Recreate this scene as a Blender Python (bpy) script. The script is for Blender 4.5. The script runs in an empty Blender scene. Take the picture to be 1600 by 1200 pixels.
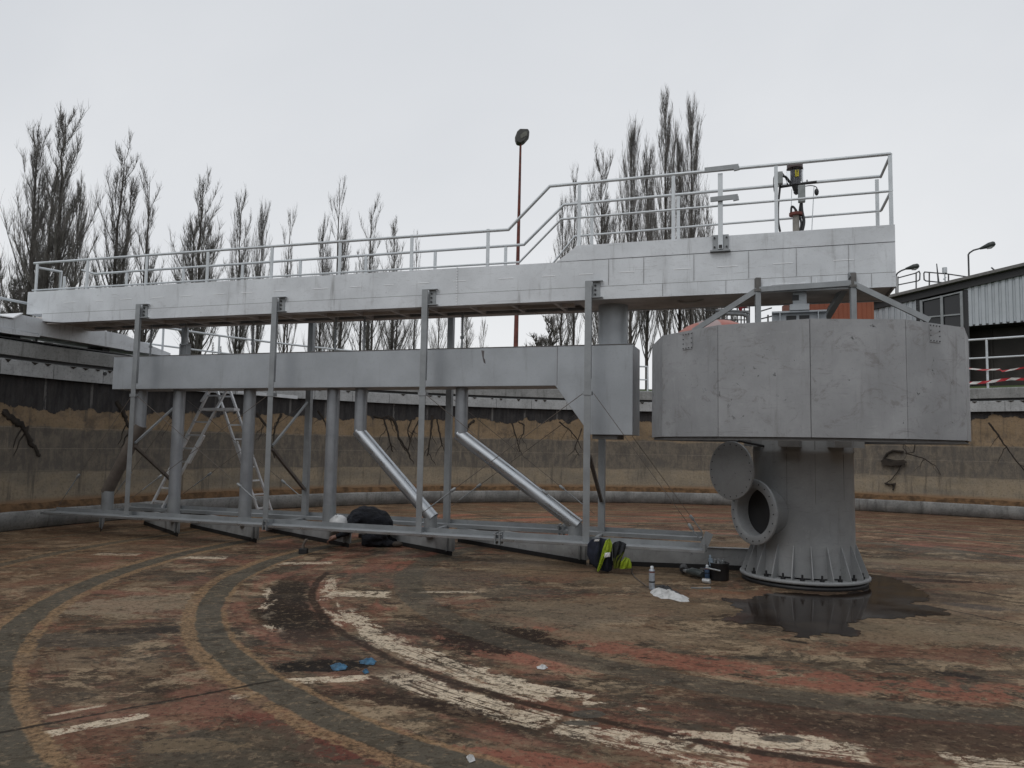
import bpy, bmesh, math, random
from mathutils import Vector, Matrix
random.seed(7)
S = bpy.context.scene
COL = S.collection
rad = math.radians
# ------------------------------------------------------------------ camera
F_PX, PITCH, ROLL, EYE = 1200.0, rad(4.53), rad(1.0), 1.6
cam = bpy.data.cameras.new('camera'); co = bpy.data.objects.new('camera', cam); COL.objects.link(co)
cam.sensor_width = 36; cam.lens = 36*F_PX/1600; cam.clip_end = 3000
co.location = (0, 0, EYE)
co.rotation_euler = (Matrix.Rotation(rad(90)+PITCH, 3, 'X') @ Matrix.Rotation(ROLL, 3, 'Z')).to_euler()
S.camera = co
# ------------------------------------------------------------------ world and sun (overcast)
W = bpy.data.worlds.new('World'); S.world = W; W.use_nodes = True
nt = W.node_tree; nt.nodes.clear()
o = nt.nodes.new('ShaderNodeOutputWorld'); bg = nt.nodes.new('ShaderNodeBackground')
sky = nt.nodes.new('ShaderNodeTexSky'); sky.sky_type = 'NISHITA'; sky.sun_disc = False
sky.sun_elevation = rad(48); sky.sun_rotation = rad(215); sky.dust_density = 6; sky.air_density = 1.5
hs = nt.nodes.new('ShaderNodeHueSaturation'); hs.inputs['Saturation'].default_value = .25
sc_ = nt.nodes.new('ShaderNodeVectorMath'); sc_.operation = 'SCALE'; sc_.inputs['Scale'].default_value = .10
tc = nt.nodes.new('ShaderNodeTexCoord'); nz = nt.nodes.new('ShaderNodeTexNoise'); nz.inputs['Scale'].default_value = 1.25; nz.inputs['Detail'].default_value = 6; nz.inputs['Distortion'].default_value = .4
cr = nt.nodes.new('ShaderNodeValToRGB')
cr.color_ramp.elements[0].position = .30; cr.color_ramp.elements[0].color = (.885, .895, .91, 1)
cr.color_ramp.elements[1].position = .70; cr.color_ramp.elements[1].color = (1.10, 1.09, 1.075, 1)
sx_ = nt.nodes.new('ShaderNodeSeparateXYZ'); gr_ = nt.nodes.new('ShaderNodeValToRGB'); gr_.color_ramp.interpolation = 'EASE'
gr_.color_ramp.elements[0].position = 0; gr_.color_ramp.elements[0].color = (.80, .815, .835, 1)
gr_.color_ramp.elements[1].position = .55; gr_.color_ramp.elements[1].color = (.615, .64, .68, 1)
mu_ = nt.nodes.new('ShaderNodeVectorMath'); mu_.operation = 'MULTIPLY'
mx = nt.nodes.new('ShaderNodeMix'); mx.data_type = 'RGBA'; mx.inputs[0].default_value = .93
L = nt.links.new
L(tc.outputs['Generated'], nz.inputs['Vector']); L(nz.outputs[0], cr.inputs[0])
L(sky.outputs[0], hs.inputs['Color']); L(hs.outputs[0], sc_.inputs[0])
L(tc.outputs['Generated'], sx_.inputs[0]); L(sx_.outputs[2], gr_.inputs[0]); L(cr.outputs[0], mu_.inputs[0]); L(gr_.outputs[0], mu_.inputs[1])
L(sc_.outputs[0], mx.inputs[6]); L(mu_.outputs[0], mx.inputs[7]); L(mx.outputs[2], bg.inputs[0]); L(bg.outputs[0], o.inputs[0])
bg.inputs[1].default_value = 1.08
sun = bpy.data.lights.new('sun', 'SUN'); so = bpy.data.objects.new('sun', sun); COL.objects.link(so)
sun.energy = .5; sun.angle = rad(25); sun.color = (1, .97, .93)
so.rotation_euler = (rad(42), 0, rad(-35))
S.view_settings.view_transform = 'Standard'; S.view_settings.look = 'None'
S.view_settings.exposure = 0; S.view_settings.gamma = 1; S.view_settings.use_curve_mapping = False
# ------------------------------------------------------------------ frames of reference
CX, CY = 3.63, 9.6                       # centre of the tank
UX = Vector((.949, -.316)).normalized(); UY = Vector((-UX.y, UX.x))
BRZ = math.atan2(UX.y, UX.x)             # heading of the bridge
def ray(x, y):
    a = (x-800)/F_PX; b = (600-y)/F_PX
    a, b = a*math.cos(ROLL)-b*math.sin(ROLL), a*math.sin(ROLL)+b*math.cos(ROLL)
    return Vector((a, math.cos(PITCH)-b*math.sin(PITCH), math.sin(PITCH)+b*math.cos(PITCH)))
def onz(x, y, z=0.0):                    # survey helpers: where a sight line meets a known surface
    r = ray(x, y); return Vector((0, 0, EYE))+r*((z-EYE)/r.z)
def onplane(x, y, P, d):                 # vertical plane through P along d -> (distance along, z)
    r = ray(x, y); d = Vector(d).normalized(); n = Vector((-d.y, d.x)); k = (P[0]*n.x+P[1]*n.y)/(r.x*n.x+r.y*n.y)
    p = r*k; return (p.x-P[0])*d.x+(p.y-P[1])*d.y, EYE+p.z
def onb(x, y, t):                        # plane parallel to the bridge at offset t -> (s, z)
    return onplane(x, y, (CX+UY.x*t, CY+UY.y*t), UX)
def ond(x, y, D):
    r = ray(x, y); r = r*(D/r.y); return Vector((r.x, r.y, r.z+EYE))
def oncyl(x, y, R):
    r = ray(x, y); a = r.x**2+r.y**2; b = -2*(r.x*CX+r.y*CY); c = CX*CX+CY*CY-R*R
    k = (-b+math.sqrt(b*b-4*a*c))/2/a; return Vector((r.x*k, r.y*k, EYE+r.z*k))
def bw(s, t, z): return Vector((CX+UX.x*s+UY.x*t, CY+UX.y*s+UY.y*t, z))
# ------------------------------------------------------------------ node helper
class NT:
    def __init__(s, name):
        s.m = bpy.data.materials.new(name); s.m.use_nodes = True; s.t = s.m.node_tree; s.t.nodes.clear()
        s.out = s.n('ShaderNodeOutputMaterial'); s.b = s.n('ShaderNodeBsdfPrincipled'); s.l(s.b.outputs[0], s.out.inputs[0])
        s.tc = s.n('ShaderNodeTexCoord'); s.obj = s.tc.outputs['Object']
    def n(s, k): return s.t.nodes.new(k)
    def l(s, a, b): s.t.links.new(a, b)
    def set(s, sock, v):
        if hasattr(v, 'is_output') or isinstance(v, bpy.types.NodeSocket): s.l(v, sock)
        elif isinstance(v, (tuple, list)) and len(v) == 3 and len(sock.default_value) == 4: sock.default_value = (*v, 1)
        else: sock.default_value = v
    def math(s, op, a, b=0.0, c=None):
        n = s.n('ShaderNodeMath'); n.operation = op; s.set(n.inputs[0], a); s.set(n.inputs[1], b)
        if c is not None: s.set(n.inputs[2], c)
        return n.outputs[0]
    def vm(s, op, a, b): n = s.n('ShaderNodeVectorMath'); n.operation = op; s.set(n.inputs[0], a); s.set(n.inputs[1], b); return n.outputs[0]
    def scale(s, v, k): return s.vm('MULTIPLY', v, k)
    def noise(s, v, sc, det=4, ro=.55, dist=0.0):
        n = s.n('ShaderNodeTexNoise'); s.l(v, n.inputs['Vector']); n.inputs['Scale'].default_value = sc; n.inputs['Detail'].default_value = det
        n.inputs['Roughness'].default_value = ro; n.inputs['Distortion'].default_value = dist; return n.outputs[0]
    def ss(s, x, a, b, lo=0.0, hi=1.0):
        n = s.n('ShaderNodeMapRange'); n.interpolation_type = 'SMOOTHSTEP'; s.set(n.inputs[0], x)
        s.set(n.inputs[1], a); s.set(n.inputs[2], b); n.inputs[3].default_value = lo; n.inputs[4].default_value = hi; return n.outputs[0]
    def mix(s, f, a, b):
        n = s.n('ShaderNodeMix'); n.data_type = 'RGBA'; s.set(n.inputs[0], f); s.set(n.inputs[6], a); s.set(n.inputs[7], b); return n.outputs[2]
    def band(s, x, a, b, e):             # 1 inside a..b with soft edge e
        return s.math('MULTIPLY', s.ss(x, a-e, a+e), s.ss(x, b-e, b+e, 1.0, 0.0))
    def sep(s, v): n = s.n('ShaderNodeSeparateXYZ'); s.l(v, n.inputs[0]); return n.outputs
    def comb(s, x, y, z): n = s.n('ShaderNodeCombineXYZ'); s.set(n.inputs[0], x); s.set(n.inputs[1], y); s.set(n.inputs[2], z); return n.outputs[0]
    def bump(s, h, st=.3, d=.01):
        n = s.n('ShaderNodeBump'); n.inputs['Strength'].default_value = st; n.inputs['Distance'].default_value = d; s.l(h, n.inputs['Height']); s.l(n.outputs[0], s.b.inputs['Normal'])
    def fin(s, col, rough=.6, metal=0.0):
        s.set(s.b.inputs['Base Color'], col); s.set(s.b.inputs['Roughness'], rough); s.set(s.b.inputs['Metallic'], metal); return s.m
def plain(name, col, rough=.6, metal=0.0, var=.15, sc=9.0):
    m = NT(name); k = m.noise(m.obj, sc, 4); a = tuple(c*(1-var) for c in col); b = tuple(min(1, c*(1+var)) for c in col)
    return m.fin(m.mix(m.ss(k, .3, .7), a, b), rough, metal)
def steel(name, col, var=.12, rough=.5, metal=.25, streak=.25, specks=0.0, dirt=(.10, .09, .08), sc=1.0):
    m = NT(name)
    a = tuple(c*(1-var) for c in col); b = tuple(min(1, c*(1+var)) for c in col)
    c = m.mix(m.ss(m.noise(m.obj, 1.7*sc, 6, .6), .3, .7), a, b)
    st = m.noise(m.scale(m.obj, (7*sc, 7*sc, .7*sc)), 1.3, 5, .65)
    c = m.mix(m.math('MULTIPLY', m.ss(st, .55, .78), streak), c, dirt)
    if specks:
        sg = m.noise(m.scale(m.obj, (1, 1, 1.6)), 2.6, 8, .78, 1.2); c = m.mix(m.math('MULTIPLY', m.ss(sg, .53, .64), .42*min(1, specks)), c, (.13, .11, .10)); c = m.mix(m.math('MULTIPLY', m.ss(sg, .42, .34), .22), c, (.48, .49, .50))
        scr = m.noise(m.scale(m.obj, (2, 2, 30)), 1.4, 3, .5, 1.5); c = m.mix(m.math('MULTIPLY', m.ss(scr, .66, .70), .25), c, (.15, .14, .13))
    fine = m.noise(m.obj, 46, 3); c = m.mix(m.math('MULTIPLY', m.ss(fine, .55, .8), .18), c, dirt)
    if specks:
        sp = m.math('MULTIPLY', m.ss(m.noise(m.obj, 9, 6, .75, .6), .635, .66), m.ss(m.noise(m.obj, 1.6, 3), .47, .58))
        c = m.mix(m.math('MULTIPLY', sp, specks), c, (.02, .02, .02))
    m.bump(m.noise(m.obj, 3.0, 3), .08, .02)
    return m.fin(c, m.ss(m.noise(m.obj, 5, 3), .3, .7, rough-.1, rough+.12), metal)
M = {}
M['bridge'] = steel('painted_aluminium_plate', (.62, .645, .67), .09, .5, .15, .5, .25)
M['rail'] = steel('galvanised_rail', (.55, .58, .60), .1, .45, .4, .1)
M['trough'] = steel('dull_aluminium', (.38, .405, .43), .09, .48, .2, .25)
M['drum'] = steel('weathered_zinc_sheet', (.31, .318, .328), .13, .6, .1, .4, .95)
M['column'] = steel('weathered_zinc_column', (.31, .32, .325), .12, .6, .1, .3, .4)
M['truss'] = steel('galvanised_section', (.275, .29, .30), .12, .5, .3, .2, sc=2.0)
M['pipe'] = steel('galvanised_pipe', (.29, .305, .325), .1, .40, .4, .25, sc=2.0)
M['shiny'] = steel('bare_steel_pipe', (.46, .485, .51), .04, .34, .85, .0, sc=.6)
M['brownpipe'] = plain('scaled_pipe', (.12, .10, .085), .8)
M['dark'] = steel('dark_underside', (.48, .45, .43), .25, .7, .1, .3)
M['shadow'] = plain('shaded_joint_grey', (.14, .135, .13), .8)  # dark grey for seams and hanger parts, gap shade put into the colour
M['weld'] = plain('bright_weld', (.85, .86, .87), .4, .3, .03)
M['rubber'] = plain('black_rubber', (.015, .015, .016), .6)
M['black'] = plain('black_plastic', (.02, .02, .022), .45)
M['blade'] = steel('scraper_plate', (.36, .37, .375), .15, .55, .3, .3, .5, sc=2)
M['rust'] = plain('rusty_red_paint', (.13, .035, .025), .7, 0, .4, 5)
M['twig'] = plain('poplar_bark', (.165, .152, .142), .9, 0, .3, 3)
M['trunkm'] = plain('poplar_trunk_bark', (.065, .055, .048), .95, 0, .35, 4)
M['vine'] = plain('dead_creeper_bark', (.030, .024, .019), .95, 0, .4, 6)
M['evergreen'] = plain('dark_conifer', (.012, .018, .014), .9, 0, .4, 4)

# ------------------------------------------------------------------ tank floor material
def floor_mat():
    m = NT('tank_floor_concrete'); v = m.obj; x, y, z = m.sep(v)
    r0 = m.math('SQRT', m.math('ADD', m.math('MULTIPLY', x, x), m.math('MULTIPLY', y, y)))
    th = m.math('ARCTAN2', y, x); nv = m.vm('NORMALIZE', m.comb(x, y, 0), (0, 0, 0)); nx, ny, _ = m.sep(nv)
    wob = m.noise(v, 1.1, 4); wob2 = m.noise(v, 9, 4, .6)
    r = m.math('ADD', r0, m.math('ADD', m.math('MULTIPLY', m.math('SUBTRACT', wob, .5), .10), m.math('MULTIPLY', m.math('SUBTRACT', wob2, .5), .06)))
    rf = m.math('ADD', r, m.math('MULTIPLY', m.math('SUBTRACT', m.noise(v, 3.2, 6, .7), .5), .45))   # ragged radius
    pv = m.comb(m.math('MULTIPLY', nx, 5.5), m.math('MULTIPLY', ny, 5.5), m.math('MULTIPLY', r0, 2.6))  # swept around the tank
    sv = m.comb(m.math('MULTIPLY', x, .9), m.math('MULTIPLY', y, 1.35), 0)
    big = m.noise(v, .45, 5, .6, .4); fin_ = m.noise(v, 22, 6, .75); swp = m.noise(pv, 1.3, 9, .74, .3)
    N3 = lambda off, sc, ro=.76, di=.5: m.noise(m.vm('ADD', sv, off), sc, 10, ro, di)
    med = N3((0, 0, 0), 1.2); med2 = N3((13.7, 4.1, 2), 1.0); med3 = N3((3.1, 24.1, 9), 1.7); med4 = N3((8.1, -14.1, 5), 2.6); med5 = N3((-28.1, 4.6, 1), .8)
    c = m.mix(m.ss(med, .43, .55), (.078, .062, .047), (.158, .132, .100))
    c = m.mix(m.math('MULTIPLY', m.ss(swp, .50, .56), .85), c, (.105, .066, .042))
    c = m.mix(m.math('MULTIPLY', m.ss(med2, .51, .535), .8), c, (.078, .074, .066))
    c = m.mix(m.math('MULTIPLY', m.ss(med3, .54, .57), .8), c, (.235, .205, .160))
    c = m.mix(m.math('MULTIPLY', m.ss(med4, .555, .58), .8), c, (.038, .030, .025))
    c = m.mix(m.math('MULTIPLY', m.ss(med5, .54, .57), .7), c, (.135, .066, .042))
    c = m.mix(m.math('MULTIPLY', m.ss(r, 7.0, 9.5), .35), c, (.165, .112, .068))
    def ang(a, b, e=.10):                # mask on the angle, a..b in degrees, no wrap
        return m.band(m.math('ADD', th, m.math('MULTIPLY', m.math('SUBTRACT', wob, .5), .12)), rad(a), rad(b), e)
    def lay(c, mask, col, k=1.0): return m.mix(m.math('MULTIPLY', mask, k), c, col)
    MU = lambda *a: a[0] if len(a) == 1 else m.math('MULTIPLY', a[0], MU(*a[1:]))
    # rust red zones
    redn = m.ss(m.noise(pv, .9, 6, .65, .5), .46, .60); redn2 = m.ss(m.noise(m.vm('ADD', sv, (7, 7, 7)), 1.2, 7, .7, .5), .52, .62)
    c = lay(c, MU(m.band(rf, 4.12, 4.55, .06), m.ss(th, rad(-165), rad(-140)), m.ss(th, rad(-60), rad(-75)), m.ss(med4, .54, .50), m.ss(med2, .56, .53)), (.190, .078, .048), .85)
    c = lay(c, MU(m.band(rf, 4.95, 5.25, .08), redn), (0.217, 0.087, 0.058), .8)
    c = lay(c, MU(m.band(rf, 5.2, 6.9, .25), redn), (0.196, 0.087, 0.061), .6)
    c = lay(c, MU(m.band(rf, 7.0, 9.2, .3), redn2), (0.174, 0.084, 0.061), .65)
    c = lay(c, MU(m.band(rf, 7.2, 9.8, .3), m.ss(th, rad(170), rad(150)), m.ss(th, rad(60), rad(80)), redn), (0.232, 0.096, 0.051), .8)
    c = lay(c, MU(m.ss(rf, 6.0, 7.5), m.band(th, rad(40), rad(100), .2), m.ss(swp, .46, .56)), (0.109, 0.058, 0.049), .75)
    c = lay(c, MU(m.band(rf, 4.9, 5.55, .2), m.band(th, rad(-118), rad(-70), .15)), (0.065, 0.043, 0.035), .75)
    c = lay(c, MU(m.band(rf, 1.2, 4.0, .5), m.ss(big, .35, .6)), (0.189, 0.157, 0.116), .6)
    # dark band just outside the groove
    c = lay(c, MU(m.band(rf, 5.92, 6.32, .04), m.math('MAXIMUM', ang(-175, -148), m.math('MULTIPLY', ang(-146, -120), .5))), (0.030, 0.024, 0.020), .9)
    # worn white paint rings
    wn = m.noise(m.comb(m.math('MULTIPLY', nx, 5.5), m.math('MULTIPLY', ny, 5.5), m.math('MULTIPLY', r0, 3.5)), 1.25, 8, .72, .25)
    grain = m.noise(m.comb(m.math('MULTIPLY', nx, 9), m.math('MULTIPLY', ny, 9), m.math('MULTIPLY', r0, 26)), 1.6, 4, .6)
    fl0 = m.ss(m.noise(v, 8, 8, .8), .44, .47); gl_ = m.ss(grain, .40, .47); flake = m.math('MULTIPLY', fl0, m.math('MAXIMUM', gl_, m.ss(th, rad(-138), rad(-146))))
    rag = m.math('ADD', r, m.math('MULTIPLY', m.math('SUBTRACT', m.noise(v, 4, 9, .82), .5), .62))
    blk = m.noise(m.comb(m.math('MULTIPLY', th, 6.2), 3.3, m.math('MULTIPLY', r0, .35)), 1.15, 3, .6); blk2 = m.noise(m.comb(m.math('MULTIPLY', th, 6.2), 9.3, m.math('MULTIPLY', r0, .35)), 1.3, 3, .6)
    bk1 = m.ss(m.math('ADD', blk, m.math('MULTIPLY', m.math('SUBTRACT', wob2, .5), .1)), .455, .475); bk2 = m.ss(m.math('ADD', blk2, m.math('MULTIPLY', m.math('SUBTRACT', wob2, .5), .1)), .47, .49)
    whA = m.math('MULTIPLY', m.math('MAXIMUM', MU(m.band(rag, 5.52, 5.80, .010), m.band(th, rad(-134), rad(-93), .02), bk1), MU(m.band(rag, 5.62, 5.80, .010), m.band(th, rad(-176), rad(-156), .05), m.ss(wn, .50, .52))), flake)
    whA2 = MU(m.band(rag, 5.50, 5.78, .010), m.band(th, rad(-158), rad(-132), .03), m.ss(wn, .43, .45), flake)
    whB = MU(m.band(rag, 5.93, 6.17, .010), m.ss(th, rad(-138), rad(-135)), m.ss(th, rad(-92), rad(-98)), bk2, m.ss(wn, .42, .44), flake)
    whB2 = MU(m.band(rag, 5.93, 6.17, .010), m.band(th, rad(-137), rad(-127), .03), flake)
    whC = MU(m.band(rag, 6.27, 6.35, .01), m.ss(th, rad(-172), rad(-168)), m.ss(th, rad(-150), rad(-154)), m.ss(wn, .47, .50))
    white = (.36, .345, .315)
    for w_ in (whA, whA2, whB, whB2, whC): c = lay(c, w_, white, .92)
    # groove
    gr = m.band(r, 5.81, 5.89, .015); c = lay(c, MU(gr, m.ss(th, rad(-60), rad(-80))), (.045, .030, .022), .9)
    # smooth grey rings swept by the scrapers with tan borders
    grey = m.mix(m.ss(fin_, .3, .7), (.082, .084, .080), (.106, .107, .100)); tan = m.mix(m.ss(m.noise(v, 24, 5, .75), .35, .6), (0.115, 0.084, 0.053), (0.231, 0.174, 0.105))
    # isolated patches: (world x, y, half length, half width, heading, colour, ragged, strength)
    wp = m.noise(v, 2.6, 10, .80, .3); wf = m.noise(v, 11, 8, .82)
    def patch(c, X, Y, hl, hw, hd, col, rg=.8, k=1.0, fl=False):
        dx, dy = m.math('SUBTRACT', x, X-CX), m.math('SUBTRACT', y, Y-CY); ca, sa = math.cos(rad(hd)), math.sin(rad(hd))
        u = m.math('ADD', m.math('MULTIPLY', dx, ca/hl), m.math('MULTIPLY', dy, sa/hl))
        w_ = m.math('ADD', m.math('MULTIPLY', dx, -sa/hw), m.math('MULTIPLY', dy, ca/hw))
        d = m.math('MAXIMUM', m.math('ABSOLUTE', u), m.math('ABSOLUTE', w_)) if fl else m.math('SQRT', m.math('ADD', m.math('MULTIPLY', u, u), m.math('MULTIPLY', w_, w_)))
        d = m.math('ADD', d, m.math('MULTIPLY', m.math('SUBTRACT', wp, .5), (1.0 if fl else 3.0)*rg)); d = m.math('ADD', d, m.math('MULTIPLY', m.math('SUBTRACT', wf, .5), (1.7 if fl else 1.6)*rg))
        mk = m.ss(d, .93, 1.0, 1.0, 0.0)
        if fl: mk = m.math('MULTIPLY', mk, fl0)
        return lay(c, mk, col, k)
    for px, py, hl, hw, hd, col, rg, k, fl in (
        (790, 1000, .55, .42, 20, (0.029, 0.020, 0.016), 1, .9, 0), (700, 985, .5, .2, 10, (0.032, 0.023, 0.020), 1, .7, 0),
        (655, 1100, .45, .12, -20, (0.032, 0.020, 0.016), 1, .8, 0), (505, 1040, .34, .16, 8, (0.020, 0.018, 0.017), .5, .95, 0),
        (460, 965, .3, .5, 40, (0.032, 0.025, 0.020), .8, .7, 0),
        (560, 928, .32, .16, 0, white, .8, .95, 1), (700, 925, .35, .06, 5, white, 1, .7, 1), (305, 871, .42, .12, 2, white, 1, .9, 1), (185, 866, .30, .12, 0, white, 1, .5, 1),
        (480, 880, .35, .10, 12, white, 1, .8, 1), (505, 1062, .30, .07, 12, white, .7, .95, 1), (155, 1131, .26, .055, 39.8, white, .6, .95, 1), (120, 1110, .16, .018, 39.8, white, 1, .8, 1), (400, 1083, .16, .045, 39.8, white, 1, .7, 1), (1255, 975, .75, .42, -5, (.050, .040, .034), .8, .85, 0), (1400, 930, 1.0, .4, -10, (.075, .060, .050), .9, .7, 0), (950, 945, .9, .5, 0, (.150, .120, .088), .9, .6, 0),
        (1245, 1165, .3, .05, -3, white, .8, .9, 1), (1120, 1150, .25, .06, -5, white, .8, .8, 1), (840, 1075, .4, .07, -28, white, .6, .9, 1),
        (200, 945, .6, .5, 20, (0.210, 0.189, 0.157), 1, .7, 0), (130, 1000, .7, .25, 10, (0.087, 0.084, 0.081), 1, .8, 0), (230, 985, .5, .12, 10, (0.041, 0.038, 0.038), 1, .8, 0),
        (560, 1160, .35, .25, -20, (0.123, 0.041, 0.029), 1, .9, 0), (460, 1130, .4, .16, -20, (0.138, 0.052, 0.035), 1, .9, 0), (820, 1190, .5, .12, -15, (0.196, 0.075, 0.046), 1, .8, 0),
        (350, 1170, .5, .4, 0, (0.084, 0.080, 0.071), 1, .75, 0), (300, 1165, .25, .1, 0, (0.174, 0.142, 0.096), 1, .5, 0), (1130, 925, .35, .12, -15, (0.174, 0.090, 0.049), 1, .8, 0),
        (940, 990, .5, .28, 5, (0.171, 0.142, 0.109), 1, .8, 0), (860, 960, .8, .6, 0, (0.142, 0.128, 0.107), 1, .7, 0), (700, 900, 1.0, .5, 0, (0.102, 0.090, 0.080), 1, .7, 0),
        (640, 905, .5, .8, 50, (0.113, 0.104, 0.090), 1, .5, 0), (1500, 1055, .18, .06, -25, (0.036, 0.032, 0.032), .9, .9, 0), (1180, 1028, .09, .035, 0, (0.041, 0.038, 0.034), .8, .9, 0), (1240, 1002, .14, .05, -30, (0.041, 0.036, 0.032), 1, .9, 0), (1400, 1038, .12, .03, 0, (0.045, 0.041, 0.038), 1, .9, 0),
        (920, 1115, .12, .07, 0, (0.087, 0.090, 0.090), .7, .9, 0), (910, 1130, .1, .04, 0, (0.087, 0.090, 0.090), .7, .9, 0), (1225, 1155, .13, .06, 0, (0.090, 0.087, 0.084), .7, .9, 0),
        (1530, 948, .34, .16, -20, (.088, .080, .080), .8, .9, 0), (1470, 895, .9, .035, -22, (.070, .060, .055), .7, .9, 0), (1545, 928, .30, .05, -60, (.070, .060, .055), .7, .9, 0), (1420, 905, 1.0, .14, -12, (0.045, 0.030, 0.023), .8, .85, 0), (1480, 880, 1.6, .3, -12, (0.189, 0.167, 0.128), .8, .7, 0), (1450, 990, 1.2, .4, 0, (0.162, 0.145, 0.113), .9, .7, 0)):
        p = onz(px, py); c = patch(c, p.x, p.y, hl, hw, hd, col, rg, k, fl)
    for a, b, tl, tr, k in ((4.66, 4.98, .0, .0, .7), (6.70, 6.93, .05, .12, 1), (8.18, 8.42, .10, .10, 1), (9.86, 10.05, .10, .10, .8), (11.2, 11.35, .05, .08, .6)):
        tm = m.ss(m.math('ADD', m.noise(v, 6, 8, .8), m.math('MULTIPLY', m.noise(v, .9, 3), .5)), .62, .74, .35, 1.0)
        if tl: c = lay(c, MU(m.band(m.math('ADD', r, m.math('MULTIPLY', m.math('SUBTRACT', m.noise(v, 7, 7, .8), .5), .16)), a-tl, b+tr, .012), tm), tan, .85*k)
        c = lay(c, m.band(r, a, b, .012), m.mix(m.math('MULTIPLY', m.ss(med4, .53, .58), .5), grey, (0.056, 0.052, 0.043)), .93*k)
    # radial joints and hairline cracks
    for a in (-140.2, -62, 18, 75, 118, 172):
        ca, sa = math.cos(rad(a)), math.sin(rad(a))
        perp = m.math('ABSOLUTE', m.math('ADD', m.math('ADD', m.math('MULTIPLY', x, -sa), m.math('MULTIPLY', y, ca)), m.math('MULTIPLY', m.math('SUBTRACT', wob2, .5), .03)))
        along = m.math('ADD', m.math('MULTIPLY', x, ca), m.math('MULTIPLY', y, sa))
        c = lay(c, MU(m.ss(perp, .012, .022, 1.0, 0.0), m.ss(along, 6.6 if a == -140.2 else 1.5, 6.8 if a == -140.2 else 1.8)), (.028, .023, .019), .85)
    vo = m.n('ShaderNodeTexVoronoi'); vo.feature = 'DISTANCE_TO_EDGE'; vo.inputs['Scale'].default_value = .75
    m.l(m.vm('ADD', sv, m.scale(m.comb(wob, med, 0), (1.6, 1.6, 0))), vo.inputs['Vector'])
    c = lay(c, MU(m.ss(vo.outputs['Distance'], .004, .012, 1.0, 0.0), m.ss(med2, .45, .55)), (.03, .025, .02), .5)
    # fine grit, pits and scattered flakes
    grit = m.noise(v, 60, 4, .7)
    c = m.mix(m.math('MULTIPLY', m.ss(fin_, .52, .60), .50), c, (.034, .027, .021)); c = m.mix(m.math('MULTIPLY', m.ss(m.noise(v, 15, 8, .8), .55, .59), .5), c, (.230, .195, .150))
    c = m.mix(m.math('MULTIPLY', m.ss(grit, .56, .68), .45), c, (.03, .026, .022))
    c = m.mix(MU(m.ss(m.noise(m.comb(m.math('MULTIPLY', x, .5), y, 0), 6.5, 6, .8), .60, .66), m.ss(med3, .4, .55)), c, (.034, .029, .025))
    c = m.mix(m.math('MULTIPLY', MU(m.ss(m.noise(m.comb(m.math('MULTIPLY', x, .6), y, 3.3), 9, 6, .8), .66, .70), m.ss(med, .5, .6)), .7), c, (.22, .20, .17))
    spots = N3((41, 7, 3), 5.2, .8); c = m.mix(m.math('MULTIPLY', m.ss(spots, .565, .60), .55), c, (.050, .040, .032)); c = m.mix(m.math('MULTIPLY', m.ss(spots, .435, .40), .35), c, (.200, .165, .125))
    sm_ = m.n('ShaderNodeMix'); sm_.data_type = 'RGBA'; sm_.blend_type = 'MULTIPLY'; sm_.inputs[0].default_value = 1; m.l(c, sm_.inputs[6]); sm_.inputs[7].default_value = (1.03, .965, .87, 1); c = sm_.outputs[2]
    m.bump(m.math('ADD', m.math('MULTIPLY', fin_, .6), m.math('MULTIPLY', grit, .4)), .9, .018)
    rough = m.ss(m.noise(sv, .8, 5, .6), .35, .62, .62, .9); m.b.inputs['Specular IOR Level'].default_value = .17
    gm1 = m.n('ShaderNodeGamma'); gm1.inputs[1].default_value = 1.42; m.l(c, gm1.inputs[0]); hsv = m.n('ShaderNodeHueSaturation'); hsv.inputs['Saturation'].default_value = .80; m.l(gm1.outputs[0], hsv.inputs['Color']); c = m.vm('MULTIPLY', hsv.outputs[0], (2.80, 2.62, 2.38))
    return m.fin(c, rough)
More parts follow.
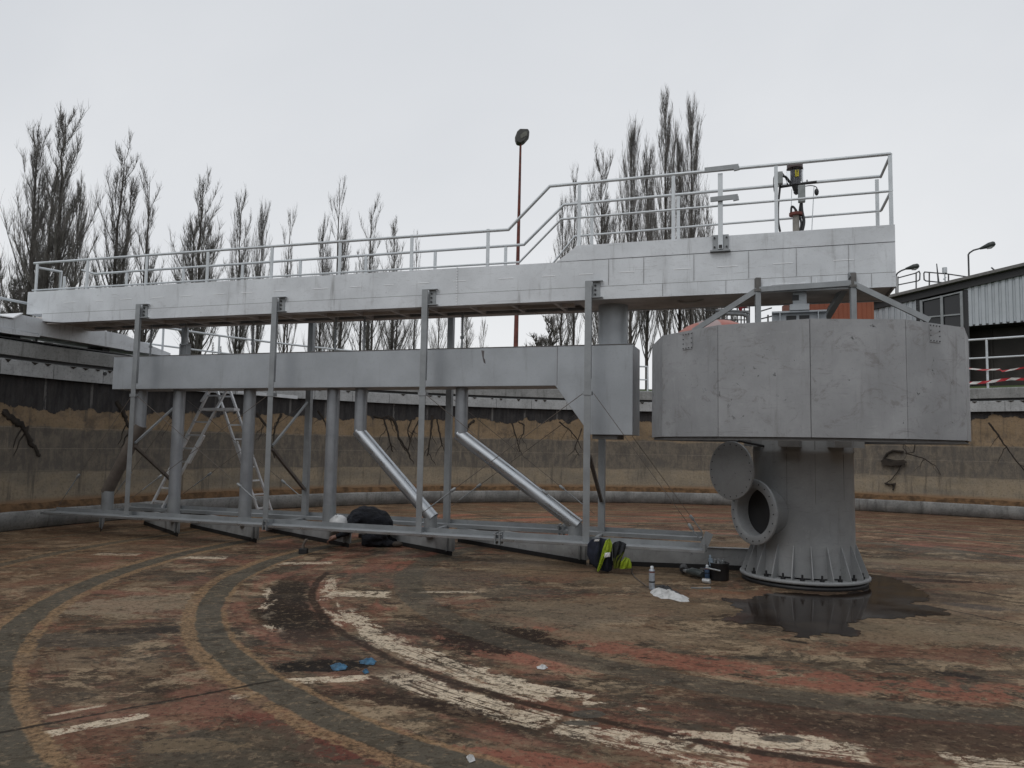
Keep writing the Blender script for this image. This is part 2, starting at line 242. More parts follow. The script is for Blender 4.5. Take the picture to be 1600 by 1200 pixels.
# ------------------------------------------------------------------ tank wall material
def wall_mat():
    m = NT('tank_wall_concrete'); v = m.obj; x, y, z = m.sep(v); th = m.math('ARCTAN2', y, x)
    q = m.comb(m.math('MULTIPLY', th, 12.6), 0, z)
    n1 = m.noise(m.scale(q, (.5, 1, 1.4)), 1.6, 6, .65); n2 = m.noise(m.scale(q, (2.2, 1, 1)), 3, 6, .72); drip = m.noise(m.scale(q, (4, 1, .35)), 1.6, 5, .65); f = m.noise(q, 20, 5, .75)
    c = m.mix(m.ss(n1, .35, .65), (0.140, 0.120, 0.090), (0.210, 0.171, 0.118))
    upper = m.mix(m.ss(n1, .35, .65), (0.161, 0.115, 0.066), (0.210, 0.151, 0.090))
    zz = m.math('ADD', z, m.math('MULTIPLY', m.math('SUBTRACT', n1, .5), .30))
    dk = m.mix(m.ss(n2, .38, .62), (0.048, 0.042, 0.036), (0.126, 0.109, 0.087))
    c = m.mix(m.ss(zz, 1.72, 1.80), c, upper)
    c = m.mix(m.math('MULTIPLY', m.band(zz, .98, 1.76, .03), .85), c, dk)
    c = m.mix(m.math('MULTIPLY', m.math('MULTIPLY', m.ss(m.noise(q, 2.3, 7, .75), .5, .62), m.band(zz, 1.2, 2.1, .2)), .6), c, (0.042, 0.036, 0.031))
    for zl in (.985, 1.39, 1.76): c = m.mix(m.math('MULTIPLY', m.band(m.math('ADD', z, m.math('MULTIPLY', m.math('SUBTRACT', n2, .5), .01)), zl-.004, zl+.004, .004), .6), c, (0.042, 0.036, 0.031) if zl < 1.2 else (0.238, 0.210, 0.168))
    c = m.mix(m.ss(drip, .40, .30, 0, .5), c, (.24, .205, .15)); c = m.mix(m.ss(drip, .53, .68, 0, .75), c, (0.056, 0.048, 0.039))
    c = m.mix(m.ss(f, .48, .66, 0, .55), c, (0.063, 0.053, 0.042))
    # orange brown silt on the ledge
    c = m.mix(m.math('MULTIPLY', m.ss(m.math('ADD', z, m.math('MULTIPLY', m.math('SUBTRACT', n2, .5), .12)), .56, .44), .85), c, (0.175, 0.098, 0.045))
    c = m.mix(m.ss(m.math('ADD', z, m.math('MULTIPLY', m.math('SUBTRACT', n2, .5), .06)), .44, .38), c, (0.063, 0.039, 0.025))
    c = m.vm('MULTIPLY', c, (1.16, 1.13, 1.10))
    # torn bitumen skirt under the launder
    st = m.noise(m.scale(q, (1, 1, .05)), 1.25, 2, .5); st2 = m.noise(q, 5, 6, .7)
    edge = m.math('ADD', m.ss(th, rad(172), rad(45), 2.10, 2.46), m.math('ADD', m.math('MULTIPLY', m.math('SUBTRACT', st, .5), .62), m.math('MULTIPLY', m.math('SUBTRACT', st2, .5), .34)))
    bit = m.ss(m.math('SUBTRACT', z, edge), -.006, .006)
    bc = m.mix(m.ss(m.noise(m.scale(q, (5, 1, .7)), 2, 6, .7), .35, .7), (.012, .011, .012), (.036, .031, .029))
    bc = m.mix(m.math('MULTIPLY', m.ss(m.math('SINE', m.math('MULTIPLY', th, 12.6*6.6)), .975, .995), m.ss(n2, .4, .55)), bc, (.12, .115, .11))
    c = m.mix(bit, c, bc)
    m.bump(m.math('ADD', f, m.math('MULTIPLY', bit, .8)), .5, .02)
    return m.fin(c, m.ss(n2, .3, .7, .6, .9))
def ring_mat(name, a, b, dark=(.05, .045, .04), k=.6):
    m = NT(name); x, y, z = m.sep(m.obj); th = m.math('ARCTAN2', y, x); q = m.comb(m.math('MULTIPLY', th, 12.6), 0, z)
    c = m.mix(m.ss(m.noise(q, 2.2, 6, .7), .35, .65), a, b)
    c = m.mix(m.ss(m.noise(m.scale(q, (5, 1, .6)), 1.5, 5, .7), .52, .72, 0, k), c, dark)
    c = m.mix(m.ss(m.noise(q, 22, 5, .75), .5, .68, 0, .5), c, dark)
    m.bump(m.noise(q, 22, 5, .75), .4, .01); return m.fin(c, .8)
M['floor'] = floor_mat(); M['wall'] = wall_mat()
M['curb'] = ring_mat('curb_concrete', (.17, .172, .168), (.29, .29, .28), (.06, .055, .05))
M['rim'] = ring_mat('rim_concrete', (.21, .215, .21), (.30, .305, .30))
M['fascia'] = ring_mat('pale_fascia_sheet', (.32, .33, .33), (.42, .43, .435), (.07, .065, .06), .35)
def grass_mat():
    m = NT('short_grass'); c = m.mix(m.ss(m.noise(m.obj, 1.2, 6, .7), .35, .65), (.035, .060, .014), (.075, .115, .022)); c = m.mix(m.ss(m.noise(m.obj, 14, 4), .4, .7, 0, .6), c, (.03, .04, .012))
    m.bump(m.noise(m.obj, 14, 4), .8, .05); return m.fin(c, .95)
M['grass'] = grass_mat()

# ------------------------------------------------------------------ mesh builder
class MB:
    def __init__(s): s.v = []; s.f = []; s.mi = []; s.sm = []
    def add(s, vs, fs, mi=0, smooth=False):
        n = len(s.v); s.v += [tuple(p) for p in vs]
        for f in fs: s.f.append(tuple(i+n for i in f)); s.mi.append(mi); s.sm.append(smooth)
    def box(s, x0, x1, y0, y1, z0, z1, mi=0):
        s.add([(x, y, z) for x in (x0, x1) for y in (y0, y1) for z in (z0, z1)],
              [(0, 1, 3, 2), (4, 6, 7, 5), (0, 4, 5, 1), (2, 3, 7, 6), (0, 2, 6, 4), (1, 5, 7, 3)], mi); return s
    def bar(s, a, b, w, h, mi=0, up=(0, 0, 1)):      # rectangular bar between two points
        a, b = Vector(a), Vector(b); d = (b-a).normalized(); u = Vector(up)
        if abs(d.dot(u)) > .99: u = Vector((1, 0, 0))
        sd = d.cross(u).normalized(); u = sd.cross(d).normalized()
        P = [p+sd*i*w/2+u*j*h/2 for p in (a, b) for i, j in ((-1, -1), (1, -1), (1, 1), (-1, 1))]
        s.add(P, [(0, 3, 2, 1), (4, 5, 6, 7), (0, 1, 5, 4), (1, 2, 6, 5), (2, 3, 7, 6), (3, 0, 4, 7)], mi); return s
    def tube(s, pts, r, n=8, mi=0, cap=True, smooth=True):
        pts = [Vector(p) for p in pts]; k = len(pts)
        rs = r if isinstance(r, (list, tuple)) else [r]*k
        d0 = (pts[1]-pts[0]).normalized(); u = d0.orthogonal().normalized(); V = []
        for i, p in enumerate(pts):
            a = (pts[i]-pts[i-1]).normalized() if i else d0; b = (pts[i+1]-pts[i]).normalized() if i < k-1 else a
            t = (a+b); t = t.normalized() if t.length > 1e-6 else b
            u = (u-t*u.dot(t)); u = u.normalized() if u.length > 1e-6 else t.orthogonal().normalized()
            w = t.cross(u); st = 1/max(.4, t.dot(b)) if i and i < k-1 else 1
            for j in range(n):
                q = 2*math.pi*j/n; V.append(p+(u*math.cos(q)+w*math.sin(q))*rs[i]*(st if n > 4 else 1))
        fs = [(i*n+j, i*n+(j+1) % n, (i+1)*n+(j+1) % n, (i+1)*n+j) for i in range(k-1) for j in range(n)]
        s.add(V, fs, mi, smooth)
        if cap: s.add(V[:n], [tuple(reversed(range(n)))], mi); s.add(V[-n:], [tuple(range(n))], mi)
        return s
    def prism(s, poly, d0, d1, axis='y', mi=0):      # polygon (a,b) extruded along axis
        n = len(poly)
        g = {'y': lambda a, b, d: (a, d, b), 'z': lambda a, b, d: (a, b, d), 'x': lambda a, b, d: (d, a, b)}[axis]
        V = [g(a, b, d0) for a, b in poly]+[g(a, b, d1) for a, b in poly]
        s.add(V, [tuple(range(n)), tuple(reversed(range(n, 2*n)))]+[(i, i+n, (i+1) % n+n, (i+1) % n) for i in range(n)], mi); return s
    def lathe(s, prof, n=48, a0=0, a1=360, mi=0, smooth=True, c=(0, 0, 0)):
        full = abs(a1-a0-360) < 1e-6; m = n if full else n+1; V = []
        for i in range(m):
            a = rad(a0+(a1-a0)*i/n); V += [(c[0]+r*math.cos(a), c[1]+r*math.sin(a), c[2]+z) for r, z in prof]
        k = len(prof); s.add(V, [(i*k+j, ((i+1) % m)*k+j, ((i+1) % m)*k+j+1, i*k+j+1) for i in range(n) for j in range(k-1)], mi, smooth); return s
    def ball(s, c, r, n=12, mi=0, sc=(1, 1, 1)):
        V = []; F = []; h = n//2
        for i in range(h+1):
            for j in range(n): a = math.pi*i/h; b = 2*math.pi*j/n; V.append((c[0]+r*sc[0]*math.sin(a)*math.cos(b), c[1]+r*sc[1]*math.sin(a)*math.sin(b), c[2]+r*sc[2]*math.cos(a)))
        for i in range(h):
            for j in range(n): F.append((i*n+j, (i+1)*n+j, (i+1)*n+(j+1) % n, i*n+(j+1) % n))
        s.add(V, F, mi, True); return s
    def xf(s, mat): s.v = [tuple(mat @ Vector(p)) for p in s.v]; return s
    def build(s, name, mats, parent=None, loc=(0, 0, 0), rz=0, bevel=0):
        me = bpy.data.meshes.new(name); me.from_pydata(s.v, [], s.f)
        for m in (mats if isinstance(mats, (list, tuple)) else [mats]): me.materials.append(m)
        me.polygons.foreach_set('material_index', s.mi); me.polygons.foreach_set('use_smooth', s.sm)
        bm = bmesh.new(); bm.from_mesh(me)
        if len(s.f) < 20000: bmesh.ops.recalc_face_normals(bm, faces=bm.faces)
        bm.to_mesh(me); bm.free(); me.update()
        o = bpy.data.objects.new(name, me); COL.objects.link(o); o.location = loc; o.rotation_euler = (0, 0, rz)
        if parent: o.parent = parent
        if bevel:
            b = o.modifiers.new('bevel', 'BEVEL'); b.width = bevel; b.segments = 2; b.limit_method = 'ANGLE'
        return o
def tag(o, label, cat, group=None):
    o['label'] = label; o['category'] = cat
    if group: o['group'] = group
    return o
def thing(name, label, cat, loc=(0, 0, 0), rz=0, group=None):
    o = bpy.data.objects.new(name, None); COL.objects.link(o); o.empty_display_size = .2
    o.location = loc; o.rotation_euler = (0, 0, rz); return tag(o, label, cat, group)
def struct(o): o['kind'] = 'structure'; return o

# ------------------------------------------------------------------ setting: floor, puddle, ground
fl = MB(); fl.lathe([(.0, 0), (3, 0), (7, 0), (12.75, 0)], 96, smooth=False)
struct(fl.build('tank_floor', M['floor'], loc=(CX, CY, 0)))
pm = NT('still_brown_water'); pm.b.inputs['IOR'].default_value = 1.33
M['water'] = pm.fin(pm.mix(pm.ss(pm.noise(pm.obj, 2.2, 5, .6), .4, .6), (.018, .012, .009), (.032, .023, .017)), pm.ss(pm.noise(pm.obj, 1.5, 4), .4, .7, .06, .20)); pm.b.inputs['Specular IOR Level'].default_value = .22
def blob(pts, jit, seed, z):
    rnd = random.Random(seed); P = [onz(px, py) for px, py in pts]; out = []
    for i, a in enumerate(P):
        b = P[(i+1) % len(P)]; L_ = (b-a).length; n = max(2, int(L_/.035)); nrm = Vector((-(b-a).y, (b-a).x, 0)).normalized(); w = 0
        for k in range(n):
            w = w*.6+rnd.uniform(-jit, jit); q = a.lerp(b, k/n)+nrm*w*math.sin(math.pi*k/n)**.5 if k else a; out.append((q.x, q.y))
    m_ = MB(); m_.add([(x_, y_, z) for x_, y_ in out], [tuple(range(len(out)))]); return m_
pud = blob([(1128, 934), (1165, 937), (1215, 926), (1290, 931), (1350, 925), (1362, 905), (1352, 897), (1390, 902), (1425, 915), (1452, 930), (1452, 940), (1420, 943), (1470, 950), (1485, 962), (1420, 964), (1350, 968), (1322, 973), (1345, 990), (1330, 996), (1290, 988), (1265, 998), (1240, 995), (1215, 978), (1160, 976), (1128, 970), (1150, 962), (1160, 953)], .05, 3, .004)
struct(pud.build('puddle', M['water']))
g = MB(); g.lathe([(13.45, 3.0), (15, 3.05), (20, 3.7), (27, 4.35), (60, 4.6), (200, 4.8), (1500, 4.8)], 96)
struct(g.build('grass_ground', M['grass'], loc=(CX, CY, 0)))

# ------------------------------------------------------------------ tank wall
tw = thing('tank_wall', 'round stained concrete tank wall with torn dark bitumen under its pale rim', 'tank wall', (CX, CY, 0))
MB().lathe([(12.56, .33), (12.60, .36), (12.60, 2.96)], 180).build('wall', M['wall'], tw)
MB().lathe([(12.64, -.02), (12.54, .02), (12.49, .30), (12.51, .325), (12.61, .345)], 180).build('curb', M['curb'], tw)
led = MB(); rnd = random.Random(5); PR = []
for i in range(360):
    h = .035+.03*rnd.random(); d = .06+.03*rnd.random(); PR.append((h, d))
V = []; F = []
for i, (h, d) in enumerate(PR):
    a = 2*math.pi*i/360
    for r_, z_ in ((12.595, .37+h+.03), (12.595-d*.5, .345+h), (12.595-d, .318)): V.append((r_*math.cos(a), r_*math.sin(a), z_))
for i in range(360):
    for j in range(2): F.append((i*3+j, ((i+1) % 360)*3+j, ((i+1) % 360)*3+j+1, i*3+j+1))
led.add(V, F, 0, True); led.build('silt_ledge', plain('orange_silt', (.115, .066, .032), .95, 0, .45, 7), tw)
# launder fascia in separate sheets, with seams, small notches and a dark slot above
fa = MB()
N = 76
for i in range(N):
    a0, a1 = 360/N*i+.02, 360/N*(i+1)-.02
    fa.lathe([(12.50, 2.63), (12.485, 2.63), (12.485, 2.875), (12.50, 2.885)], 6, a0, a1, smooth=False)
for i in range(N*4):                         # dark clips / torn notches along the top edge
    a = rad(360/(N*4)*(i+.5)); ca, sa = math.cos(a), math.sin(a); R_ = 12.48; w = .045+.03*rnd.random(); h = .03+.035*rnd.random()
    if rnd.random() < .35: continue
    p = Vector((R_*ca, R_*sa, 0)); t_ = Vector((-sa, ca, 0)); n_ = Vector((-ca, -sa, 0))*.006
    fa.add([p-t_*w+Vector((0, 0, 2.885)), p+t_*w+Vector((0, 0, 2.885)), p+Vector((0, 0, 2.885-h)), p-t_*w+n_+Vector((0, 0, 2.885)), p+t_*w+n_+Vector((0, 0, 2.885)), p+n_+Vector((0, 0, 2.885-h))], [(0, 1, 2), (3, 5, 4), (0, 3, 4, 1), (1, 4, 5, 2), (2, 5, 3, 0)], 1)
fa.build('fascia', [M['fascia'], M['vine']], tw)
MB().lathe([(12.60, 2.87), (12.52, 2.87), (12.52, 2.90), (12.60, 2.90)], 160, smooth=False).build('angle_rail', M['rim'], tw)
MB().lathe([(12.60, 2.955), (12.50, 2.96), (12.50, 3.20), (12.54, 3.22), (13.5, 3.22), (13.5, 2.7)], 160, smooth=False).build('rim_beam', M['rim'], tw)
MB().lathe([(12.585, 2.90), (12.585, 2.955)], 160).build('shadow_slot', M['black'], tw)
hl = MB(); p = oncyl(164, 584, 12.48); a = math.atan2(p.y-CY, p.x-CX); n_ = Vector((-math.cos(a), -math.sin(a), 0)); q = Vector((p.x-CX, p.y-CY, p.z)); hl.tube([q, q+n_*.012], .035, 14); hl.build('port_hole', M['black'], tw)

# ------------------------------------------------------------------ dead vines and hanging scraps on the wall
VI = [([(8, 641), (14, 652), (30, 662), (42, 672), (48, 690), (55, 700), (64, 712)], .055, 'thick dead vine on the wall at the far left, left of the slanted brown pipe'),
 ([(183, 628), (192, 640), (198, 655), (204, 668), (203, 690)], .05, 'short thick dead vine on the wall just left of the first hanger post'),
 ([(264, 648), (270, 655), (273, 664)], .02, 'tiny dead vine stub on the wall beside the second suction pipe'),
 ([(402, 645), (410, 658), (419, 668), (423, 690), (430, 716)], .03, 'dead vine on the wall behind the second hanger post, bending right'),
 ([(441, 646), (436, 655), (430, 668), (427, 690)], .03, 'dead vine on the wall just right of the second hanger post'),
 ([(496, 642), (505, 652), (511, 668), (513, 695)], .028, 'dead vine on the wall left of the fourth suction pipe'),
 ([(583, 650), (598, 654), (608, 649)], .03, 'low looping dead vine right of the fifth suction pipe'),
 ([(600, 651), (604, 668), (610, 690), (614, 706)], .028, 'dead vine hanging straight below the looping one'),
 ([(611, 650), (620, 665), (624, 685), (634, 700), (641, 713)], .04, 'thickest dead vine of the clump between the fifth pipe and third post'),
 ([(643, 655), (637, 672), (641, 690), (637, 708)], .022, 'thin forked dead vine nearest the left of the third post'),
 ([(656, 655), (647, 672), (640, 690)], .022, 'thin dead vine leaning left just before the third post'),
 ([(676, 650), (674, 672), (671, 695), (668, 712)], .03, 'dead vine on the wall just right of the third post'),
 ([(683, 655), (686, 672), (691, 695), (700, 714)], .025, 'dead vine spreading right between the third post and sixth pipe'),
 ([(741, 657), (733, 664), (729, 675)], .035, 'short dark vine stub hooking right of the sixth pipe'),
 ([(800, 661), (804, 675), (809, 690), (812, 706)], .022, 'left stem of the looped dead vine under the trough'),
 ([(810, 659), (819, 664), (818, 678), (810, 690)], .022, 'round looping dead vine under the trough middle'),
 ([(874, 659), (888, 670), (901, 684), (908, 700)], .022, 'dead vine slanting down left of the fourth post'),
 ([(909, 670), (904, 685), (898, 700), (905, 712)], .018, 'thin dead vine beside the fourth post base of the trough'),
 ([(1545, 660), (1556, 675), (1568, 693), (1584, 715), (1603, 738)], .025, 'long dead vine slanting down the wall at the far right'),
 ([(1430, 690), (1428, 706), (1418, 708), (1411, 700), (1412, 688)], .015, 'thin wire loop hanging on the wall below the drum'),
 ([(1414, 708), (1432, 713), (1444, 716), (1452, 722), (1462, 728), (1470, 742)], .015, 'thin dead vine trailing right from the hanging torn scrap')]
for k, (pts, r_, lab) in enumerate(VI):
    rnd = random.Random(k); P = [oncyl(x, y, 12.60-r_*.4) for x, y in pts]; Q = []
    for i in range(len(P)-1):
        for j in range(4):
            q = P[i].lerp(P[i+1], j/4)+Vector((rnd.uniform(-1, 1), rnd.uniform(-1, 1), rnd.uniform(-1, 1)))*r_*.45; Q.append(q)
    Q.append(P[-1]); v = MB(); n = len(Q); v.tube(Q, [r_*(1-.55*i/n)*rnd.uniform(.8, 1.2) for i in range(n)], 7)
    for b in range(3):                        # side rootlets
        i = rnd.randrange(n//3, n-1); q = Q[i]; e = [q]; tx = Vector((-(q.y-CY), q.x-CX, 0)).normalized()*rnd.choice((-1, 1))
        for j in range(4): e.append(e[-1]+tx*rnd.uniform(0, .10)+Vector((0, 0, -rnd.uniform(.03, .13))))
        e = [Vector((CX+(p_.x-CX)*12.59/math.hypot(p_.x-CX, p_.y-CY), CY+(p_.y-CY)*12.59/math.hypot(p_.x-CX, p_.y-CY), p_.z)) for p_ in e]
        v.tube(e, [r_*.35, r_*.3, r_*.25, r_*.2, r_*.12], 5)
    v.v = [(CX+(a_-CX)*f_, CY+(b_-CY)*f_, c_) for a_, b_, c_ in v.v for f_ in [(12.6+(math.hypot(a_-CX, b_-CY)-12.6)*.35)/math.hypot(a_-CX, b_-CY)]]
    c0 = Vector((P[0].x, P[0].y, P[0].z)); v.v = [tuple(Vector(p_)-c0) for p_ in v.v]
    tag(v.build('dead_vine', M['vine'], loc=c0), lab, 'vine', 'dead vines on the tank wall')
sc = MB(); pl = [(1376, 720), (1384, 716), (1400, 719), (1412, 718), (1418, 722), (1410, 727), (1392, 728), (1379, 726)]
P = [oncyl(x, y, 12.52) for x, y in pl]; c0 = oncyl(1395, 722, 12.52); nn = (Vector((CX, CY, 0))-Vector((c0.x, c0.y, 0))).normalized()*.03
sc.add([p_-c0 for p_ in P]+[p_-c0+nn for p_ in P], [tuple(range(8)), tuple(reversed(range(8, 16)))]+[(i, (i+1) % 8, (i+1) % 8+8, i+8) for i in range(8)])
for pts, r_ in (([(1380, 719), (1386, 709), (1395, 704), (1412, 706)], .03), ([(1408, 727), (1402, 738), (1392, 750), (1384, 755)], .012), ([(1382, 755), (1390, 757), (1398, 756), (1395, 766)], .022)):
    sc.tube([oncyl(x, y, 12.55)-c0 for x, y in pts], r_, 6)
tag(sc.build('hanging_scrap', M['vine'], loc=c0), 'torn dark scrap of bitumen hanging by a strand on the wall right of the column', 'scrap')

# ------------------------------------------------------------------ rim guardrails and tape
def ringrail(name, label, px0, px1, R, z_levels, zb, n, mat, r_=.02, group=None):
    a0 = math.atan2(*(lambda p: (p.y-CY, p.x-CX))(oncyl(px0, 560, R))); a1 = math.atan2(*(lambda p: (p.y-CY, p.x-CX))(oncyl(px1, 560, R)))
    if a1 > a0+1e-6: a1 -= 2*math.pi
    t = thing(name, label, 'railing', (CX+R*math.cos(a0), CY+R*math.sin(a0), zb), 0, group)
    off = Vector((-R*math.cos(a0), -R*math.sin(a0), -zb))
    for z_ in z_levels:
        MB().tube([off+Vector((R*math.cos(a0+(a1-a0)*i/40), R*math.sin(a0+(a1-a0)*i/40), z_)) for i in range(41)], r_ if z_ == max(z_levels) else r_*.8, 8).build('rail', mat, t)
    for i in range(n+1):
        a = a0+(a1-a0)*i/n; MB().tube([off+Vector((R*math.cos(a), R*math.sin(a), z_)) for z_ in (zb, max(z_levels))], r_, 8).build('post', mat, t)
    return t
ringrail('guardrail', 'pale grey two rail guardrail around the rim behind the bridge', -60, 1012, 12.95, (3.97, 3.58), 3.22, 13, M['rail'], .024)
ringrail('guardrail', 'tall white guardrail on the rim right of the drum, hung with striped tape', 1470, 1700, 12.95, (4.50, 4.02), 3.22, 3, M['rail'], .028)
def tapemat():
    m = NT('red_white_tape'); u = m.sep(m.tc.outputs['UV'])[0]; s_ = m.ss(m.math('SINE', m.math('MULTIPLY', u, 6.283)), -.05, .05); return m.fin(m.mix(s_, (.62, .60, .58), (.42, .03, .04)), .4)
M['tape'] = tapemat()
def tape(pts, w, label, R=12.88):
    P = [oncyl(x, y, R) for x, y in pts]; Q = []
    for i in range(len(P)-1):
        for j in range(8): Q.append(P[i].lerp(P[i+1], j/8))
    Q.append(P[-1]); c0 = Q[0].copy(); V = []; F = []; n = len(Q); rnd = random.Random(int(pts[0][1])); tw_ = 0
    for i, q in enumerate(Q):
        tw_ += rnd.uniform(-.25, .25); wv = Vector((math.sin(tw_)*.3, math.sin(tw_)*.5, math.cos(tw_))).normalized()*w/2; nn = Vector((0, -.003, 0))
        for s_ in (wv, -wv): V.append(q-c0+s_)
        for s_ in (wv, -wv): V.append(q-c0+s_+nn)
    for i in range(n-1): a = i*4; b = a+4; F += [(a, a+1, b+1, b), (a+2, b+2, b+3, a+3), (a, b, b+2, a+2), (a+1, a+3, b+3, b+1)]
    me = bpy.data.meshes.new('barrier_tape'); me.from_pydata(V, [], F); me.materials.append(M['tape']); uv = me.uv_layers.new()
    L_ = [0]
    for i in range(1, n): L_.append(L_[-1]+(Q[i]-Q[i-1]).length)
    for lp in me.loops: uv.data[lp.index].uv = (L_[lp.vertex_index//4]/.42+(0.3 if lp.vertex_index % 2 else 0), 0)
    o_ = bpy.data.objects.new('barrier_tape', me); COL.objects.link(o_); o_.location = c0; tag(o_, label, 'tape', 'red and white barrier tapes on the railing')
tape([(1505, 575), (1535, 578), (1562, 577), (1566, 580), (1585, 577), (1620, 571)], .04, 'upper thin strand of red and white barrier tape on the right guardrail')
tape([(1505, 599), (1530, 598), (1550, 596), (1562, 594), (1580, 592), (1620, 593)], .065, 'lower wider strand of red and white barrier tape on the right guardrail')

# ------------------------------------------------------------------ bridge (local frame: x along towards the centre, y away from the camera)
br = thing('walkway_bridge', 'long pale grey metal walkway bridge spanning from the tank rim to the centre', 'bridge', (CX, CY, 0), BRZ)
T0, T1 = -.18, .77
def sideplates(t0, t1, name, sgn):
    m_ = MB(); e = .004*sgn
    m_.prism([(-12.47, 3.62), (-12.47, 3.745), (1.07, 3.745), (1.07, 3.57), (-12.0, 3.58)], t0-2*e, t1, 'y')
    m_.prism([(-12.85, 3.76), (-12.85, 4.155), (-3.17, 4.115), (1.07, 4.115), (1.07, 3.752), (-12.47, 3.752)], t0, t1, 'y')
    m_.prism([(-3.14, 4.122), (-2.86, 4.33), (1.07, 4.33), (1.07, 4.122)], t0-1.5*e, t1, 'y')
    return m_.build(name, M['bridge'], br)
sideplates(T0-.012, T0+.012, 'side_plate', 1)
m_ = sideplates(T1+.012, T1-.012, 'side_plate', -1)
wd = MB(); x_ = -12.0; rnd = random.Random(2)
while x_ < .9:
    MB().box(x_, x_+rnd.uniform(.16, .26), T0-.017, T0-.012, 3.925, 3.932).build('weld_bead', M['weld'], br); x_ += rnd.uniform(.52, .72)
for x_ in (-4.62,):                                    # riveted splice joint
    for k in range(14): MB().box(x_-.006, x_+.006, T0-.026, T0-.012, 3.60+k*.04, 3.612+k*.04).build('rivet', M['weld'], br)
for xb in (-.62, .30):
    wd.box(xb-.12, xb-.117, T0-.027, T0-.02, 3.60, 3.72); wd.box(xb+.12, xb+.123, T0-.027, T0-.02, 3.60, 3.72)
wd.box(-.25, .38, T0-.027, T0-.02, 3.595, 3.600); wd.box(-.35, .05, T0-.027, T0-.02, 3.66, 3.664)
wd.build('weld_seam', M['weld'], br)
sm = MB()                                              # thin vertical panel joints and lap shadows
for x_ in (-2.42, -1.95, -1.3, -.62, -.05, .55): sm.box(x_, x_+.0025, T0-.021, T0-.0125, 3.76, 4.112)
for x_ in (-1.7, -.9, .12, .8): sm.box(x_, x_+.0025, T0-.029, T0-.021, 3.58, 3.742)
sm.box(-12.46, 1.06, T0-.0135, T0-.0115, 3.745, 3.752); sm.build('panel_joint', M['shadow'], br)
fr = MB()
fr.box(-12.4, -2.9, T0+.02, T0+.14, 3.575, 3.59); fr.box(-12.4, -2.9, T1-.14, T1-.02, 3.575, 3.59)   # inner flanges
x_ = -12.2
while x_ < -2.9:
    fr.box(x_, x_+.05, T0+.14, T1-.14, 3.58, 3.66); x_ += .64
fr.bar((-12.0, .30, 3.60), (-3.0, .30, 3.60), .05, .05)
fr.build('cross_members', M['dark'], br)
MB().box(-12.8, -2.9, T0+.014, T1-.014, 3.665, 3.70).build('deck', M['dark'], br)
bx = MB(); bx.prism([(-2.9, 3.585), (1.02, 3.585), (1.05, 3.60), (1.05, 3.9), (-2.9, 3.9)], T0+.014, T1-.014, 'y'); bx.box(1.052, 1.07, T0+.014, T1-.014, 3.57, 4.33); bx.box(-2.88, 1.05, T0+.014, T1-.014, 4.20, 4.24)
bx.tube([(-1.55, .2, 3.58), (-1.45, .2, 3.55), (-1.3, .2, 3.56), (-1.2, .2, 3.585)], .015, 6); bx.build('machine_bay_floor', M['dark'], br)
eb = MB(); eb.box(-12.86, -12.84, T0+.0, T1, 3.76, 4.15); eb.build('end_plate', M['bridge'], br)
# railings
def railing(t, pxs, near):
    R_ = MB()
    top = [(-12.80, 4.68), (-3.87, 4.64), (-3.27, 5.215), (1.05, 5.225)] if near else [(-12.35, 4.66), (-3.92, 4.655), (-3.30, 5.225), (1.05, 5.25)]
    mid = [(-12.80, 4.19), (-3.70, 4.16), (-3.10, 4.73), (1.05, 4.76)] if near else [(-12.35, 4.20), (-3.60, 4.17), (-3.12, 4.73), (1.05, 4.78)]
    tp = MB().tube([(a, t, b) for a, b in top], .021, 10).build('top_rail', M['rail'], br); MB().tube([(a, t, b) for a, b in mid], .015, 10).build('mid_rail', M['rail'], br)
    for s_ in pxs:
        zt = (top[0][1] if s_ < -3.9 else (5.22 if s_ > -3.27 else 4.64+(s_+3.87)*.95))
        MB().box(s_-.022, s_+.022, t-.012, t+.012, 3.9 if s_ < -3 else 4.1, zt-.01).build('rail_post', M['rail'], br)
TR0, TR1 = T0+.03, T1-.03
railing(TR0, [-12.72]+[onb(x, 400, TR0)[0] for x in (138, 230, 325, 425, 531, 643, 762)]+[onb(x, 330, TR0)[0] for x in (905, 1052, 1213)]+[1.04], True)
railing(TR1, [onb(x, 400, TR1)[0] for x in (103, 200, 288, 380, 470, 572, 680, 790)]+[onb(x, 330, TR1)[0] for x in (925, 1060, 1213, 1371)], False)
for z0 in (5.22, 4.77): MB().tube([(1.05, TR0, z0), (1.05, TR1, z0+.02)], .018, 8).build('end_rail', M['rail'], br)
MB().tube([(-12.72, TR0, 4.6), (-12.68, .3, 4.62), (-12.68, .3, 4.1)], .022, 8).build('end_rail', M['rail'], br); MB().tube([(-12.35, TR1, 4.66), (-12.55, .62, 4.72)], .018, 8).build('end_rail', M['rail'], br)
